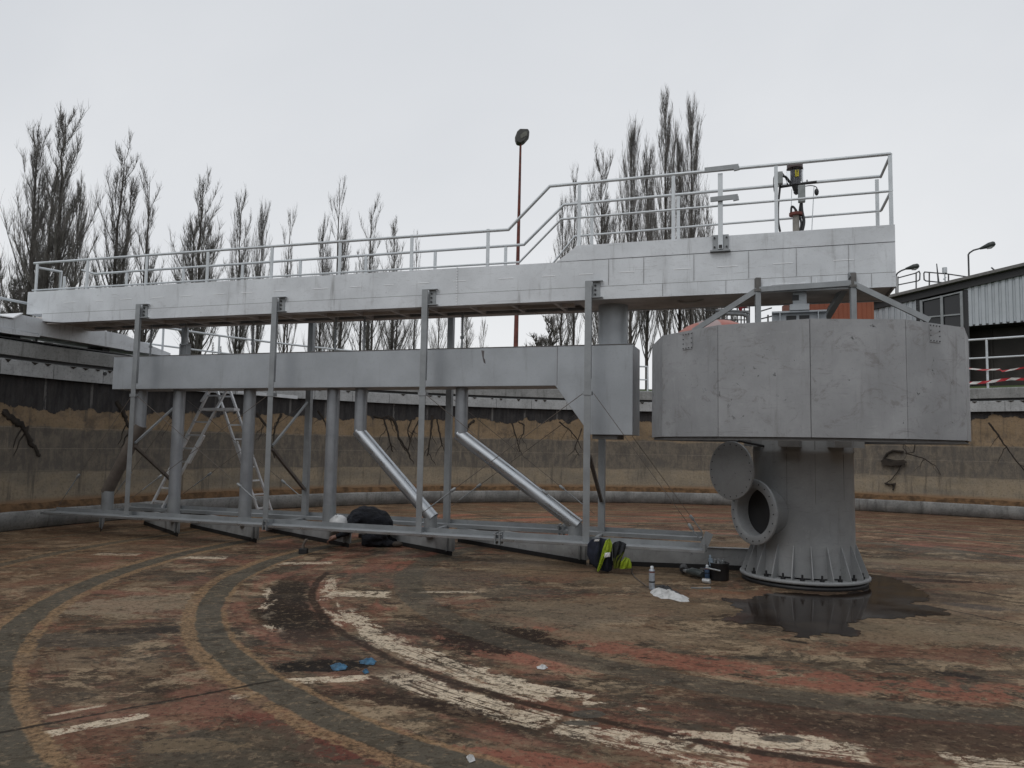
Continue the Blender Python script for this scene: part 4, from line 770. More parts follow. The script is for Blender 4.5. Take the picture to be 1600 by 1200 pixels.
TREES = [
 (104, 156, 66, 34, 'tallest bare poplar at the left, twin topped, left of the bridge end', 2, 0, 1.4),
 (62, 186, 52, 35, 'bare poplar pressed against the left side of the tallest left one', 2, .0, 1.2),
 (128, 262, 40, 36, 'shorter bare poplar on the right flank of the tallest left one', 1, 0, 1.1),
 (25, 430, 45, 37, 'low bare shrubby poplar at the foot of the leftmost group', 2, 0, 1),
 (0, 395, 26, 40, 'thin bare poplar cut by the left picture edge', 1, 0, 1),
 (198, 200, 50, 37, 'second bare poplar from the left standing clear, leaning right', 2, .04, 1.1),
 (236, 250, 44, 39, 'third clear bare poplar from the left, narrow and forked', 2, -.01, .9),
 (318, 262, 66, 41, 'wide many stemmed bare poplar above the left bridge railing', 3, -.01, 1.1),
 (379, 292, 34, 44, 'slim bare poplar just right of the wide many stemmed one', 2, 0, 1.2),
 (412, 306, 22, 46, 'very thin spike like bare poplar left of bridge middle', 1, 0, 1.2),
 (455, 318, 34, 49, 'ragged bare poplar with a thin broken top near bridge middle', 2, .02, .7),
 (507, 330, 30, 52, 'small bare poplar on the left of the middle pair', 1, 0, 1.2),
 (532, 270, 50, 52, 'taller bare poplar of the middle pair, fan shaped', 3, 0, .9),
 (582, 298, 50, 55, 'right hand bare poplar of the middle pair with pointed tops', 3, 0, .9),
 (618, 338, 44, 58, 'low bushy bare poplar right of the middle pair', 2, 0, 1.2),
 (652, 355, 26, 60, 'last slim bare poplar before the rusty lamp post', 1, 0, .6),
 (688, 430, 30, 64, 'small bare poplar in the gap right of the third post', 1, 0, .8),
 (730, 470, 30, 70, 'small distant bare poplar right of the second far post', 1, 0, .8),
 (756, 490, 22, 76, 'smallest distant bare poplar, last one before open sky', 1, .02, .7),
 (880, 300, 36, 38, 'bare poplar left of the right group, beside the sloping handrail', 1, 0, .9),
 (862, 488, 70, 36, 'low spreading bare tree behind the riser pipe', 2, 0, .55),
 (899, 250, 28, 37, 'slim bare poplar second in the right group', 1, 0, .9),
 (941, 222, 46, 36, 'forked bare poplar third in the right group', 2, 0, 1.2),
 (987, 175, 40, 34, 'tall bare poplar left of the tallest one in the right group', 1, 0, 1.5),
 (1012, 205, 34, 34.5, 'bare poplar tucked between the two tallest of the right group', 1, 0, 1.4),
 (1040, 130, 46, 33, 'tallest bare poplar in the right group', 1, 0, 1.4),
 (1062, 190, 36, 34, 'bare poplar between the tallest pair of the right group', 1, 0, 1.2),
 (1080, 142, 44, 33.5, 'tall bare poplar right of the tallest one', 1, 0, 1.4),
 (1104, 300, 34, 35, 'short bare poplar at the right edge of the right group', 2, 0, 1),
 (968, 300, 34, 40, 'low bare poplar filling the foot of the right group', 2, 0, .9),
]
for i, (px, top, w, D, lab, st_, ln, dn) in enumerate(TREES):
    poplar(px, top, w, D, 100+i, lab, stems=st_, lean=ln, dens=dn, spread=1.8 if px == 862 else 1.0)
for k, px in enumerate((1100, 1130)):
    poplar(px, 430, 50, 45, 300+k, ('bare poplar seen under the bridge left of the drum frame', 'bare poplar seen under the bridge behind the pink dome')[k], stems=2, dens=.9)
# small conifers in the gap under the bridge
for px, top, w, D, lab in ((333, 535, 22, 60, 'small dark conifer behind the rim railing, left of its pair'), (345, 541, 20, 62, 'small dark conifer behind the rim railing, right of its pair')):
    p = ond(px, top, D); rt = thing('conifer', lab, 'tree', (p.x, p.y, 4.6), 0, 'small conifers behind the railing'); h = p.z-4.6; cn = MB(); rnd = random.Random(px); w_ = w/F_PX*D/2
    for i in range(420):
        f = rnd.random(); a = rnd.uniform(0, 6.283); L_ = w_*(1-f)*rnd.uniform(.7, 1.15)+.05; b_ = Vector((0, 0, h*f)); e = b_+Vector((math.cos(a)*L_, math.sin(a)*L_, -.12*L_)); sdv = Vector((-math.sin(a), math.cos(a), 0))*L_*.22
        cn.add([b_, e-sdv*.3+Vector((0, 0, .05)), e, e+sdv*.3, b_.lerp(e, .5)+sdv, b_.lerp(e, .5)-sdv], [(0, 4, 3, 2, 1, 5)])
    cn.build('crown', M['evergreen'], rt); MB().tube([(0, 0, 0), (0, 0, h)], [.12, .02], 6).build('trunk', M['trunkm'], rt)

# ------------------------------------------------------------------ rusty lamp post
a, b = ond(805.5, 560, 25), ond(813.5, 220, 25); dv = (b-a)/(b.z-a.z); base = a+dv*(3.65-a.z)
lp = thing('lamp_post', 'tall rusty red lamp post with a single dark lantern head', 'lamp post', tuple(base))
MB().tube([(0, 0, 0), (b-base)*.5, b-base], [.085, .06, .035], 14).build('pole', M['rust'], lp)
h = b-base; hm = MB(); hm.prism([(-.14, -.10), (-.20, .05), (-.12, .27), (-.03, .36), (.24, .36), (.29, .27), (.27, .12), (.12, -.06), (.0, -.14)], -.16, .16, 'y'); hm.xf(Matrix.Translation(h)); hd_ = hm.build('lantern_head', plain('dark_lamp_housing', (.05, .05, .048), .5), lp, bevel=.03)
MB().prism([(.0, .0), (.20, .12), (.22, .26), (.10, .24), (-.02, .12)], -.175, -.16, 'y').xf(Matrix.Translation(h)).build('lens', plain('dull_lens', (.12, .12, .10), .25), hd_)

# ------------------------------------------------------------------ shed on the right
A = Vector((20.0, 30.0)); fd = Vector((-.738, .675)).normalized(); FA = math.atan2(fd.y, fd.x); inn = Vector((fd.y, -fd.x)); inn = inn if inn.y > 0 else -inn
sh = thing('industrial_shed', 'grey corrugated shed with sloping roof and dark window bay at the right', 'shed', (A.x, A.y, 3.6), FA)
flip = 1 if (Matrix.Rotation(FA, 2) @ Vector((0, 1))).dot(inn) > 0 else -1       # local y direction that points into the shed
def fp(x, y): q, z = onplane(x, y, A, fd); return q, z-3.6
def corr(q0, q1, zt0, zt1, zb, pitch=.24, dep=.05, name='cladding'):
    m_ = MB(); n = int(round((q1-q0)/pitch)); V = []; 
    sh_ = [(0, 0), (.52, 0), (.62, 1), (.90, 1)]
    for i in range(n+1):
        for f, d in (sh_ if i < n else [(0, 0)]):
            q = q0+(i+f)*(q1-q0)/n; zt = zt0+(zt1-zt0)*(q-q0)/(q1-q0); V += [(q, flip*d*dep, zb), (q, flip*d*dep, zt)]
    m_.add(V, [(2*i, 2*i+2, 2*i+3, 2*i+1) for i in range(len(V)//2-1)]); return m_.build(name, M['clad'], sh)
M['clad'] = steel('corrugated_cladding', (.44, .47, .50), .06, .45, .2, .15)
r0 = fp(1660, 399); r1 = fp(1387, 464); k_ = (r1[1]-r0[1])/(r1[0]-r0[0])
zr = lambda q: r0[1]+k_*(q-r0[0])
qa, qb, qc, qd = fp(1660, 420)[0], fp(1507, 450)[0], fp(1438, 460)[0], fp(1360, 470)[0]; zbot = fp(1560, 506)[1]
corr(qa, qb, zr(qa)-.42, zr(qb)-.42, zbot); corr(qc+.10, qd, zr(qc)-.42, zr(qd)-.42, zbot-1.2)
rf = MB(); q0, q1 = r0[0], qd+.3
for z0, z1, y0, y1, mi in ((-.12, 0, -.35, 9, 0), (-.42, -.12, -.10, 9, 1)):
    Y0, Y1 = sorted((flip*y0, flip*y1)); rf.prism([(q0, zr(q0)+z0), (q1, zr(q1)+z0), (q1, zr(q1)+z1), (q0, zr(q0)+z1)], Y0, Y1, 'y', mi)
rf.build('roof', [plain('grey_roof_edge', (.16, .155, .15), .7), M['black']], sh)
wf = MB(); q_l, q_m, q_r = fp(1440, 480)[0], fp(1472, 480)[0], fp(1503, 480)[0]; zs = fp(1480, 493)[1]
for q in (q_l, q_m, q_r): wf.box(q-.05, q+.05, min(0, flip*-.06), max(0, flip*-.06)+.02, .2, zr(q)-.5)
for z0, z1 in ((zs-.03, zs+.03),): wf.box(q_r, q_l, min(0, -flip*.04), max(0, -flip*.04)+.01, z0, z1)
wf.prism([(q_r, zr(q_r)-.56), (q_l, zr(q_l)-.56), (q_l, zr(q_l)-.50), (q_r, zr(q_r)-.50)], min(0, -flip*.05), max(0, -flip*.05)+.01, 'y')
win = wf.build('window_frame', M['truss'], sh)
gm_ = NT('dark_glass'); gm_.fin((.015, .016, .018), .06); MB().prism([(q_r, .1), (q_l, .1), (q_l, zr(q_l)-.52), (q_r, zr(q_r)-.52)], flip*.06, flip*.08, 'y').build('glass', gm_.m, win)
MB().box(min(q_l+.05, q_l+.22), max(q_l+.05, q_l+.22), min(0, flip*.05), max(0, flip*.05), 0, zr(q_l)-.45).box(q_r-.24, q_r-.06, min(0, flip*.05), max(0, flip*.05), 0, zr(q_r)-.45).build('frame_column', M['black'], sh)
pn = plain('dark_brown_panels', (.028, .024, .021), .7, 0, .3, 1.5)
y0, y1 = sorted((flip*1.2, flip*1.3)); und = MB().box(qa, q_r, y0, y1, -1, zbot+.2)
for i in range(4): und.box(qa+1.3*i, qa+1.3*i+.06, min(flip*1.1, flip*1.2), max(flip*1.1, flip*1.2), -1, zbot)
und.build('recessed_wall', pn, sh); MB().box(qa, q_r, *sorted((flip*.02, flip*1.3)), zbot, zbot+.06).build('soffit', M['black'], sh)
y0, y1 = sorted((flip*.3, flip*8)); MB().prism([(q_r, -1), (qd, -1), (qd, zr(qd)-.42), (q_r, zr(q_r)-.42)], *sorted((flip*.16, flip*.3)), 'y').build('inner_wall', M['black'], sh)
y0, y1 = sorted((flip*.1, flip*8.5)); MB().box(qd-.05, qd+.05, y0, y1, -1, zr(qd)-.42).build('end_wall', M['clad'], sh)
# roof rails and lamps (positions on the roof, a little behind the facade)
A2 = A+inn*1.0
def rp(x, y): q, z = onplane(x, y, A2, fd); return A2+fd*q, z
def rtube(list_, r_, name, mat, par, base):
    m_ = MB()
    for pts in list_:
        P = []
        for x, y in pts: p, z = rp(x, y); P.append(Vector((p.x, p.y, z))-base)
        m_.tube(P, r_, 8)
    return m_.build(name, mat, par)
dk = plain('dark_grey_tube', (.06, .062, .065), .5)
for lab, lines in (('left roof edge railing with rounded end beside the left roof lamp', [[(1404, 434), (1430, 427), (1436, 424), (1437.5, 427), (1437, 437), (1434, 439), (1404, 445)], [(1403, 461), (1403, 432)], [(1431.5, 456), (1431.5, 426)]]),
                   ('right roof edge railing with rounded end running towards the tall roof lamp', [[(1514, 433), (1480, 428), (1445, 425), (1443.5, 427), (1444, 437), (1447, 439), (1478, 442)], [(1452, 450), (1452, 426)], [(1482, 441), (1482, 429)]])):
    p, z = rp(*lines[1][0]); base = Vector((p.x, p.y, z)); t = thing('roof_railing', lab, 'railing', tuple(base), 0, 'roof railings on the shed')
    rtube(lines[:1], .028, 'rail', dk, t, base); rtube([lines[1]], .03, 'post', dk, t, base); rtube([lines[2]], .03, 'post', dk, t, base)
for lab, pole, hd2 in (('lower lamp on a curved arm at the left end of the shed roof', [(1400, 463), (1400, 432), (1402, 427), (1408, 423), (1416, 420)], (1415, 420, 1436, 415)),
                       ('taller lamp on a curved arm standing on the shed roof at the right', [(1514, 433), (1513, 398), (1515, 395), (1521, 391), (1532, 388)], (1531, 388.5, 1555, 380))):
    p, z = rp(*pole[0]); base = Vector((p.x, p.y, z)); t = thing('roof_lamp', lab, 'lamp', tuple(base), 0, 'lamps on the shed roof')
    rtube([pole], .035, 'pole', dk, t, base)
    p, z = rp(hd2[0], hd2[1]); u = Vector((p.x, p.y, z))-base; p, z = rp(hd2[2], hd2[3]); v_ = Vector((p.x, p.y, z))-base; d = v_-u
    MB().tube([u, u+d*.3, u+d*.6, u+d*.9, v_], [.045, .08, .12, .11, .06], 12).build('lamp_head', plain('dark_green_head', (.035, .042, .04), .45), t)
    MB().tube([u+d*.45+Vector((0, 0, -.09)), u+d*.7+Vector((0, 0, -.10)), u+d*.92+Vector((0, 0, -.08))], [.04, .07, .04], 10).build('lamp_lens', plain('pale_lens', (.35, .36, .36), .2), t)
p, z = rp(1476, 441); base = Vector((p.x, p.y, z)); t = thing('roof_sensor', 'small pale box sensor on a thin stand on the shed roof', 'sensor', tuple(base)); rtube([[(1477, 441), (1476, 427)], [(1474, 437), (1478, 433)]], .03, 'stand', M['rail'], t, base)
p, z = rp(1476, 422.5); u = Vector((p.x, p.y, z))-base; MB().tube([u-Vector((0, 0, .12)), u+Vector((0, 0, .12))], .10, 12).build('sensor_box', M['rail'], t)
p, z = rp(1467, 446); base = Vector((p.x, p.y, z)); o_ = MB(); q, z1 = rp(1463.5, 412); o_.tube([(0, 0, 0), Vector((q.x, q.y, z1))-base], [.045, .02], 8); tag(o_.build('roof_rod', dk, loc=base), 'thin dark leaning rod on the shed roof left of the pale sensor', 'rod')
p, z = rp(1556, 424); base = Vector((p.x, p.y, z)); o_ = MB(); q, z1 = rp(1549, 418); o_.tube([(0, 0, 0), Vector((q.x, q.y, z1))-base], .03, 8); tag(o_.build('roof_bracket', dk, loc=base), 'short stub bracket on the roof edge near the right picture edge', 'bracket')

# ------------------------------------------------------------------ orange container, pink dome tank, pipes
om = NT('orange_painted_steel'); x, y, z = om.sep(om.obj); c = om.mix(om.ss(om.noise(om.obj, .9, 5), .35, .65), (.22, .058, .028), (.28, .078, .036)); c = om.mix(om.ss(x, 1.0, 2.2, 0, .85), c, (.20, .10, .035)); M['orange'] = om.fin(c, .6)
a, b = ond(1262, 458, 31), ond(1365, 458, 31); oc = thing('orange_container', 'orange steel container with a yellowish right edge behind the bridge end', 'container', ((a.x+b.x)/2, 31, 4.3)); w = (b.x-a.x)/2
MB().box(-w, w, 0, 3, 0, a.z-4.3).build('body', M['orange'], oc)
cm = MB()
for i in range(14): x_ = -w+(i+.5)*2*w/14; cm.box(x_-.008, x_+.008, -.012, 0, .1, a.z-4.4)
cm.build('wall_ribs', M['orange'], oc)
a = ond(1118, 501, 27); pk = NT('faded_pink_tank'); x, y, z = pk.sep(pk.obj); c = pk.mix(pk.ss(pk.noise(pk.obj, 1.5, 5), .35, .65), (.33, .11, .085), (.40, .17, .14)); c = pk.mix(pk.math('MULTIPLY', pk.band(x, -.75, -.1, .03), .7), c, (.32, .30, .30)); pk.fin(c, .6)
dm = thing('domed_tank', 'faded pink round tank with a low domed roof behind the drum', 'tank', (a.x, 27, 3.9))
zt = a.z-3.9; MB().lathe([(1.35, 0), (1.35, zt-.55), (1.30, zt-.42), (1.0, zt-.22), (.6, zt-.06), (0, zt)], 48).build('shell', pk.m, dm)
pp = thing('pipework', 'grey bent pipes and thin rails with a red valve beyond the pink dome', 'pipes', (a.x+.7, 28.5, 4.0)); base = Vector((a.x+.7, 28.5, 4.0))
def pw(x, y): return ond(x, y, 28.5)-base
MB().tube([pw(1118, 491), pw(1130, 490), pw(1160, 491), pw(1168, 494), pw(1169, 502), pw(1169, 530)], .07, 12).tube([pw(1118, 485), pw(1165, 487), pw(1170, 490)], .05, 10).build('bent_pipe', plain('grey_pipe_paint', (.14, .15, .16), .5), pp)
tr_ = MB()
for y in (480, 485, 499): tr_.tube([pw(1100, y), pw(1172, y+1)], .02, 6)
for x in (1128, 1136, 1143, 1152, 1158, 1163, 1171): tr_.tube([pw(x, 478), pw(x, 530)], .025, 6)
for p0, p1 in (((1186, 487), (1206, 481)), ((1186, 499), (1206, 494))): tr_.tube([pw(*p0), pw(*p1)], .025, 6)
for x in (1188, 1200): tr_.tube([pw(x, 492), pw(x, 530)], .03, 6)
tr_.build('thin_rails', dk, pp)
MB().tube([pw(1157, 478), pw(1157, 486)], [.10, .05], 10).tube([pw(1157, 481), pw(1170, 477), pw(1184, 476)], .05, 8).tube([pw(1150, 479), pw(1166, 477)], .03, 8).build('red_valve', plain('red_valve_paint', (.22, .02, .03), .4), pp)

# ------------------------------------------------------------------ ladder
ld_ = thing('step_ladder', 'tall aluminium A frame ladder standing against the wall behind the pipes', 'ladder', tuple(onz(330, 830)))
lb_ = onz(330, 830)
DT, DL, DR = 13.6, 14.15, 15.0
def lp2(x, y, D): return ond(x, y, D)-lb_
alu = M['weld'] if False else steel('ladder_aluminium', (.66, .68, .70), .08, .4, .3, .1, sc=3)
fl0, fl1 = lp2(236, 791, 14.3), lp2(254, 793, 14.0); tl0, tl1 = lp2(330, 606, 14.3), lp2(356, 606, 14.0)
fl0.z = max(fl0.z, .30); fl1.z = max(fl1.z, .27)
fr0, fr1 = lp2(405, 803, 14.9), lp2(425, 800, 15.2); tr0, tr1 = lp2(338, 606, 14.3), lp2(358, 606, 14.3)
for (a, b, c, d, nr) in ((tl0, fl0, tl1, fl1, 9), (tr0, fr0, tr1, fr1, 9)):
    q = MB(); q.bar(a, b, .03, .075, 0, (0, 1, 0)); q.bar(c, d, .03, .075, 0, (0, 1, 0)); so_ = q.build('ladder_stile', alu, ld_)
    for i in range(nr): f = (i+.6)/nr; MB().bar(a.lerp(b, f), c.lerp(d, f), .03, .03).build('rung', alu, ld_)
q = MB()
for a, b in ((tl0, fl0), (tl1, fl1)): q.bar(a.lerp(b, .40)+Vector((.05, -.03, 0)), a.lerp(b, .63)+Vector((.05, -.03, 0)), .03, .09, 0, (0, 1, 0))
q.build('overlap_section', alu, ld_); q = MB()
for a, b in ((tr0, fr0),): q.bar(a.lerp(b, .42)+Vector((.05, -.03, 0)), a.lerp(b, .60)+Vector((.05, -.03, 0)), .03, .09, 0, (0, 1, 0))
q.build('overlap_section', alu, ld_)
a, b = lp2(319, 640, 14.1), lp2(370, 640, 14.1); q = MB(); q.bar(a, b, .30, .05); q.build('platform', alu, ld_)
q = MB(); q.bar(tl0+Vector((0, -.04, -.02)), tl0.lerp(fl0, .12)+Vector((-.03, -.04, 0)), .03, .1, 0, (0, 1, 0)); q.build('top_hook', alu, ld_)
a, b = ond(372, 612, 16), ond(465, 621, 16.5); o_ = MB().bar(Vector((0, 0, 0)), b-a, .05, .07); 
for k in range(6): c_ = (b-a)*(k+.5)/6; o_.tube([c_+Vector((0, -.03, 0)), c_+Vector((0, .25, 0))], .015, 6)
tag(o_.build('loose_ladder', alu, loc=a), 'pale ladder section lying level behind the second post, just under the trough', 'ladder')

# ------------------------------------------------------------------ person
pb = onz(572, 853)
ps = thing('person', 'worker in dark clothes and white helmet kneeling doubled over behind the scraper rail', 'person', tuple(pb))
jm = NT('navy_work_cloth'); f = jm.noise(jm.scale(jm.obj, (3, 2, 6)), 2.2, 5, .6, .8); jm.bump(f, .9, .05); M['navy'] = jm.fin(jm.mix(jm.ss(f, .35, .65), (.004, .005, .008), (.009, .011, .017)), .9)
M['skin'] = plain('skin', (.35, .20, .15), .5); M['whitehat'] = plain('white_helmet_shell', (.55, .56, .56), .35, 0, .06)
# local: head towards -x, back hump up; one closed surface fused from tapering limbs
bd = MB()
bd.tube([(.33, .06, .22), (.28, .06, .29), (.18, .05, .375), (.04, .03, .425), (-.10, .01, .435), (-.20, 0, .40), (-.27, -.02, .36)], [.09, .155, .185, .185, .175, .13, .085], 20)
bd.tube([(-.24, -.02, .37), (-.33, -.04, .33)], [.075, .062], 12)
bd.tube([(-.14, -.19, .43), (-.14, 0, .46), (-.14, .19, .43)], [.075, .10, .075], 14)
for sd_, y_ in ((-1, -.10), (1, .20)):
    bd.tube([(.30, y_, .24), (.12, y_-.02, .16), (-.02, y_+.04*sd_, .095)], [.125, .10, .078], 14)
    bd.tube([(-.04, y_+.04*sd_, .085), (.15, y_+.02*sd_, .078), (.40, y_, .060), (.46, y_, .05)], [.075, .07, .052, .04], 14)
for y_, y2 in ((-.19, -.20), (.19, .16)):
    bd.tube([(-.16, y_, .42), (-.22, y_*1.25, .30), (-.27, y_*1.25, .22), (-.42, y2, .155)], [.075, .062, .055, .038], 14)
bo_ = bd.build('body', M['navy'], ps); rm = bo_.modifiers.new('fuse', 'REMESH'); rm.mode = 'VOXEL'; rm.voxel_size = .016; rm.use_smooth_shade = True
smo = bo_.modifiers.new('smooth', 'SMOOTH'); smo.factor = .6; smo.iterations = 8
cl_t = bpy.data.textures.new('cloth_folds', 'CLOUDS'); cl_t.noise_scale = .09; cl_t.noise_depth = 3
dpm = bo_.modifiers.new('folds', 'DISPLACE'); dpm.texture = cl_t; dpm.strength = .042; dpm.mid_level = .5
for y_ in (-.20, .16):
    q = MB(); wr = Vector((-.42, y_, .155)); q.tube([wr+Vector((.03, 0, .01)), wr+Vector((-.03, 0, -.01)), wr+Vector((-.08, 0, -.03)), wr+Vector((-.10, 0, -.05))], [.028, .038, .036, .02], 10)
    for k in range(4): e = wr+Vector((-.09, -.03+.02*k, -.04)); q.tube([e, e+Vector((-.03, 0, -.02)), e+Vector((-.04-.004*(k % 2), 0, -.05)), e+Vector((-.03, 0, -.07))], [.011, .010, .009, .007], 7)
    e = wr+Vector((-.04, -.04, -.01)); q.tube([e, e+Vector((-.02, -.02, -.02)), e+Vector((-.05, -.015, -.045))], [.012, .011, .008], 7); q.build('hand', M['skin'], ps)
q = MB(); q.ball((-.40, -.05, .30), .098, 20, 0, (.95, .82, 1.12)); q.tube([(-.47, -.05, .24), (-.50, -.05, .225)], [.02, .01], 8); q.ball((-.37, -.135, .28), .022, 8, 0, (.6, .5, 1)); q.ball((-.485, -.085, .275), .010, 8); q.ball((-.485, -.015, .275), .010, 8); q.tube([(-.47, -.075, .215), (-.478, -.05, .213), (-.47, -.025, .215)], .006, 6); q.build('head', M['skin'], ps)
hm = MB(); prof = [(.132, -.015), (.130, .01), (.124, .05), (.105, .095), (.07, .128), (.03, .143), (0, .146)]; hm.lathe(prof, 32); hm.lathe([(.132, -.015), (.150, -.02), (.150, -.012), (.132, -.005)], 32)
hm.tube([(.02, 0, .150), (-.08, 0, .128), (-.12, 0, .07)], .014, 8); hm.tube([(.04, .05, .14), (-.06, .05, .118), (-.11, .05, .06)], .008, 8); hm.tube([(.04, -.05, .14), (-.06, -.05, .118), (-.11, -.05, .06)], .008, 8)
hm.xf(Matrix.Translation((-.405, -.05, .318)) @ Matrix.Scale(1.08, 4) @ Matrix.Rotation(rad(-28), 4, 'Y') @ Matrix.Rotation(rad(12), 4, 'X')); hm.build('helmet', M['whitehat'], ps)
for y_ in (-.12, .23): MB().ball((.50, y_, .05), .06, 12, 0, (1.5, .8, .75)).build('boot', plain('dirty_boot', (.05, .04, .032), .8), ps)

# ------------------------------------------------------------------ small things on the floor
def heap(name, pts, h, mat, label, cat, seed, z0=0.0, sub=2, group=None, flat=.5):
    """crumpled cloth: grid draped over an uneven mound inside an outline"""
    rnd = random.Random(seed); c0 = sum((Vector(p_) for p_ in pts), Vector((0, 0, 0)))/len(pts); P = [Vector(p_)-c0 for p_ in pts]; n = 40; rings = 9; V = []; F = []
    def rad_at(a):
        d = Vector((math.cos(a), math.sin(a), 0)); best = .02
        for i in range(len(P)):
            u, w = P[i], P[(i+1) % len(P)]; e = w-u; den = d.x*e.y-d.y*e.x
            if abs(den) > 1e-9:
                t = (u.x*e.y-u.y*e.x)/den; s = (u.x*d.y-u.y*d.x)/den
                if t > 0 and -1e-6 <= s <= 1+1e-6: best = max(best, t)
        return best
    ph = [rnd.uniform(0, 6.28) for _ in range(6)]
    for i in range(rings+1):
        f = i/rings
        for j in range(n):
            a = 2*math.pi*j/n; R_ = rad_at(a)*f*(1+.06*math.sin(7*a+ph[0])); hh = h*(1-f**2.2)*(.75+.22*math.sin(3*a+ph[1]+f*4)+.16*math.sin(5*a+ph[2]-f*7)+.10*math.sin(11*a+ph[3]+f*9))+(0 if i == rings else rnd.uniform(0, .10*h)); V.append((R_*math.cos(a), R_*math.sin(a), max(0.004 if i < rings else 0, hh)))
    for i in range(rings):
        for j in range(n): F.append((i*n+j, i*n+(j+1) % n, (i+1)*n+(j+1) % n, (i+1)*n+j))
    m_ = MB(); m_.add(V, F, 0, True); o_ = m_.build(name, mat, loc=(c0.x, c0.y, z0)); return tag(o_, label, cat, group) if label else o_
# work jacket draped over the rail
jk = thing('work_jacket', 'dark navy work jacket with yellow hi vis edges draped over the bottom rail', 'jacket', tuple(onz(935, 893)))
jb_ = onz(935, 893); JT = -.47
def jp(x, y, t=JT): s_, z = onb(x, y, t); v_ = bw(s_, t, z)-jb_; return v_
def drape(pts, thick, name, mat, t=JT, bulge=.05, seed=1):
    """a folded hanging cloth panel: outline filled with a grid, bulging towards the viewer"""
    rnd = random.Random(seed); P = [jp(x, y, t) for x, y in pts]; s0 = [p_.x for p_ in P]; nx_, nz_ = 16, 16; xs = [x for x, y in pts]; ys = [y for x, y in pts]; x0, x1, y0, y1 = min(xs), max(xs), min(ys), max(ys)
    def span(y):
        X = []
        for i in range(len(pts)):
            (ax, ay), (bx_, by) = pts[i], pts[(i+1) % len(pts)]
            if (ay-y)*(by-y) <= 0 and ay != by: X.append(ax+(bx_-ax)*(y-ay)/(by-ay))
        return (min(X), max(X)) if X else ((x0+x1)/2,)*2
    V = []; F = []; ph = rnd.uniform(0, 6)
    for side in (0, 1):
        for j in range(nz_+1):
            y = y0+(y1-y0)*(j/nz_)*.998+.01; a, b = span(y)
            for i in range(nx_+1):
                f = i/nx_; x = a+(b-a)*f; e = math.sin(math.pi*f)**.5*math.sin(math.pi*min(1, .12+j/nz_*.8))**.5; w = bulge*e*(1+.35*math.sin(f*14+ph+j*.25)+.2*math.sin(f*27+j*.5)); V.append(jp(x, y, t-(w if side == 0 else -thick*e)))
    K = (nx_+1)*(nz_+1)
    for side in (0, 1):
        for j in range(nz_):
            for i in range(nx_): q_ = side*K+j*(nx_+1)+i; F.append((q_, q_+1, q_+nx_+2, q_+nx_+1))
    m_ = MB(); m_.add(V, F, 0, True); return m_.build(name, mat, jk)
M['hivis'] = plain('yellow_green_hi_vis', (.28, .38, .02), .6, 0, .25, 14); M['navyj'] = plain('navy_jacket_cloth', (.013, .017, .032), .85, 0, .3, 14); M['dgrey'] = plain('dark_grey_cloth', (.022, .024, .028), .85, 0, .3, 14)
drape([(924, 842), (938, 840), (950, 843), (956, 856), (957, 890), (950, 894), (936, 892), (924, 882), (917, 866), (918, 850)], .05, 'jacket_body', M['navyj'], JT, .10, 1)
drape([(947, 843), (953, 841), (957, 850), (956, 862), (951, 868), (945, 872), (938, 890), (934, 894), (933, 890), (938, 872), (942, 856)], .02, 'hi_vis_trim', M['hivis'], JT-.10, .04, 2)
drape([(957, 848), (968, 845), (979, 849), (976, 862), (970, 874), (960, 884), (957, 870)], .05, 'dark_sleeve', M['dgrey'], JT-.02, .08, 3)
drape([(958, 872), (968, 864), (976, 862), (970, 876), (968, 888), (959, 889)], .02, 'hi_vis_lining', plain('dull_olive_lining', (.11, .13, .012), .8), JT-.05, .05, 4)
drape([(968, 889), (970, 878), (977, 870), (984, 873), (987, 881), (987, 888), (978, 889)], .03, 'hi_vis_sleeve', M['hivis'], JT-.08, .06, 5)
drape([(929, 843), (937, 842), (936, 846), (928, 846)], .005, 'white_print', M['weld'], JT-.115, .012, 6); drape([(945, 864), (954, 863), (953, 870), (944, 871)], .005, 'reflective_strip', M['weld'], JT-.165, .012, 7)
# spray cans
def can(px, py, h, r_, col, label, band):
    p = onz(px, py); t = thing('spray_can', label, 'spray can', tuple(p), 0, 'spray cans on the tank floor')
    MB().lathe([(0, 0), (r_*.95, 0), (r_, .006), (r_, h*.80), (r_*.9, h*.84), (r_*.62, h*.875)], 24).build('can_body', col, t)
    MB().lathe([(r_*.62, h*.87), (r_*.62, h*.97), (r_*.3, h), (0, h)], 20).build('cap', M['rail'], t); MB().lathe([(r_+.001, h*band), (r_+.001, h*(band+.06))], 24).build('label_band', M['dgrey'], t); MB().lathe([(r_+.001, h*.72), (r_+.001, h*.78)], 24).build('top_band', M['rust'], t)
can(1018.5, 921, .262, .033, plain('pale_can_print', (.35, .38, .42), .35, .3, .2, 30), 'tall pale spray can standing alone beside the white rag', .30)
can(1105, 907, .19, .030, plain('blue_can_print', (.05, .09, .16), .35, .3, .3, 30), 'blue spray can standing against the black tool bucket', .45)
ragm = NT('white_rag'); f = ragm.noise(ragm.obj, 16, 5, .6, 1); ragm.bump(f, .8, .02); M['rag'] = ragm.fin(ragm.mix(ragm.ss(f, .3, .6), (.38, .38, .37), (.62, .62, .61)), .9)
heap('white_rag', [onz(x, y) for x, y in ((1016, 921), (1030, 918), (1042, 926), (1060, 931), (1078, 935), (1076, 940), (1062, 940), (1046, 936), (1032, 935), (1018, 929))], .06, M['rag'], 'crumpled white rag on the floor at the foot of the pale spray can', 'rag', 5)
heap('black_glove', [onz(x, y) for x, y in ((1022, 914), (1034, 917), (1052, 924), (1064, 929), (1060, 932), (1044, 927), (1028, 921))], .05, M['black'], 'long black glove lying behind the white rag', 'glove', 8)
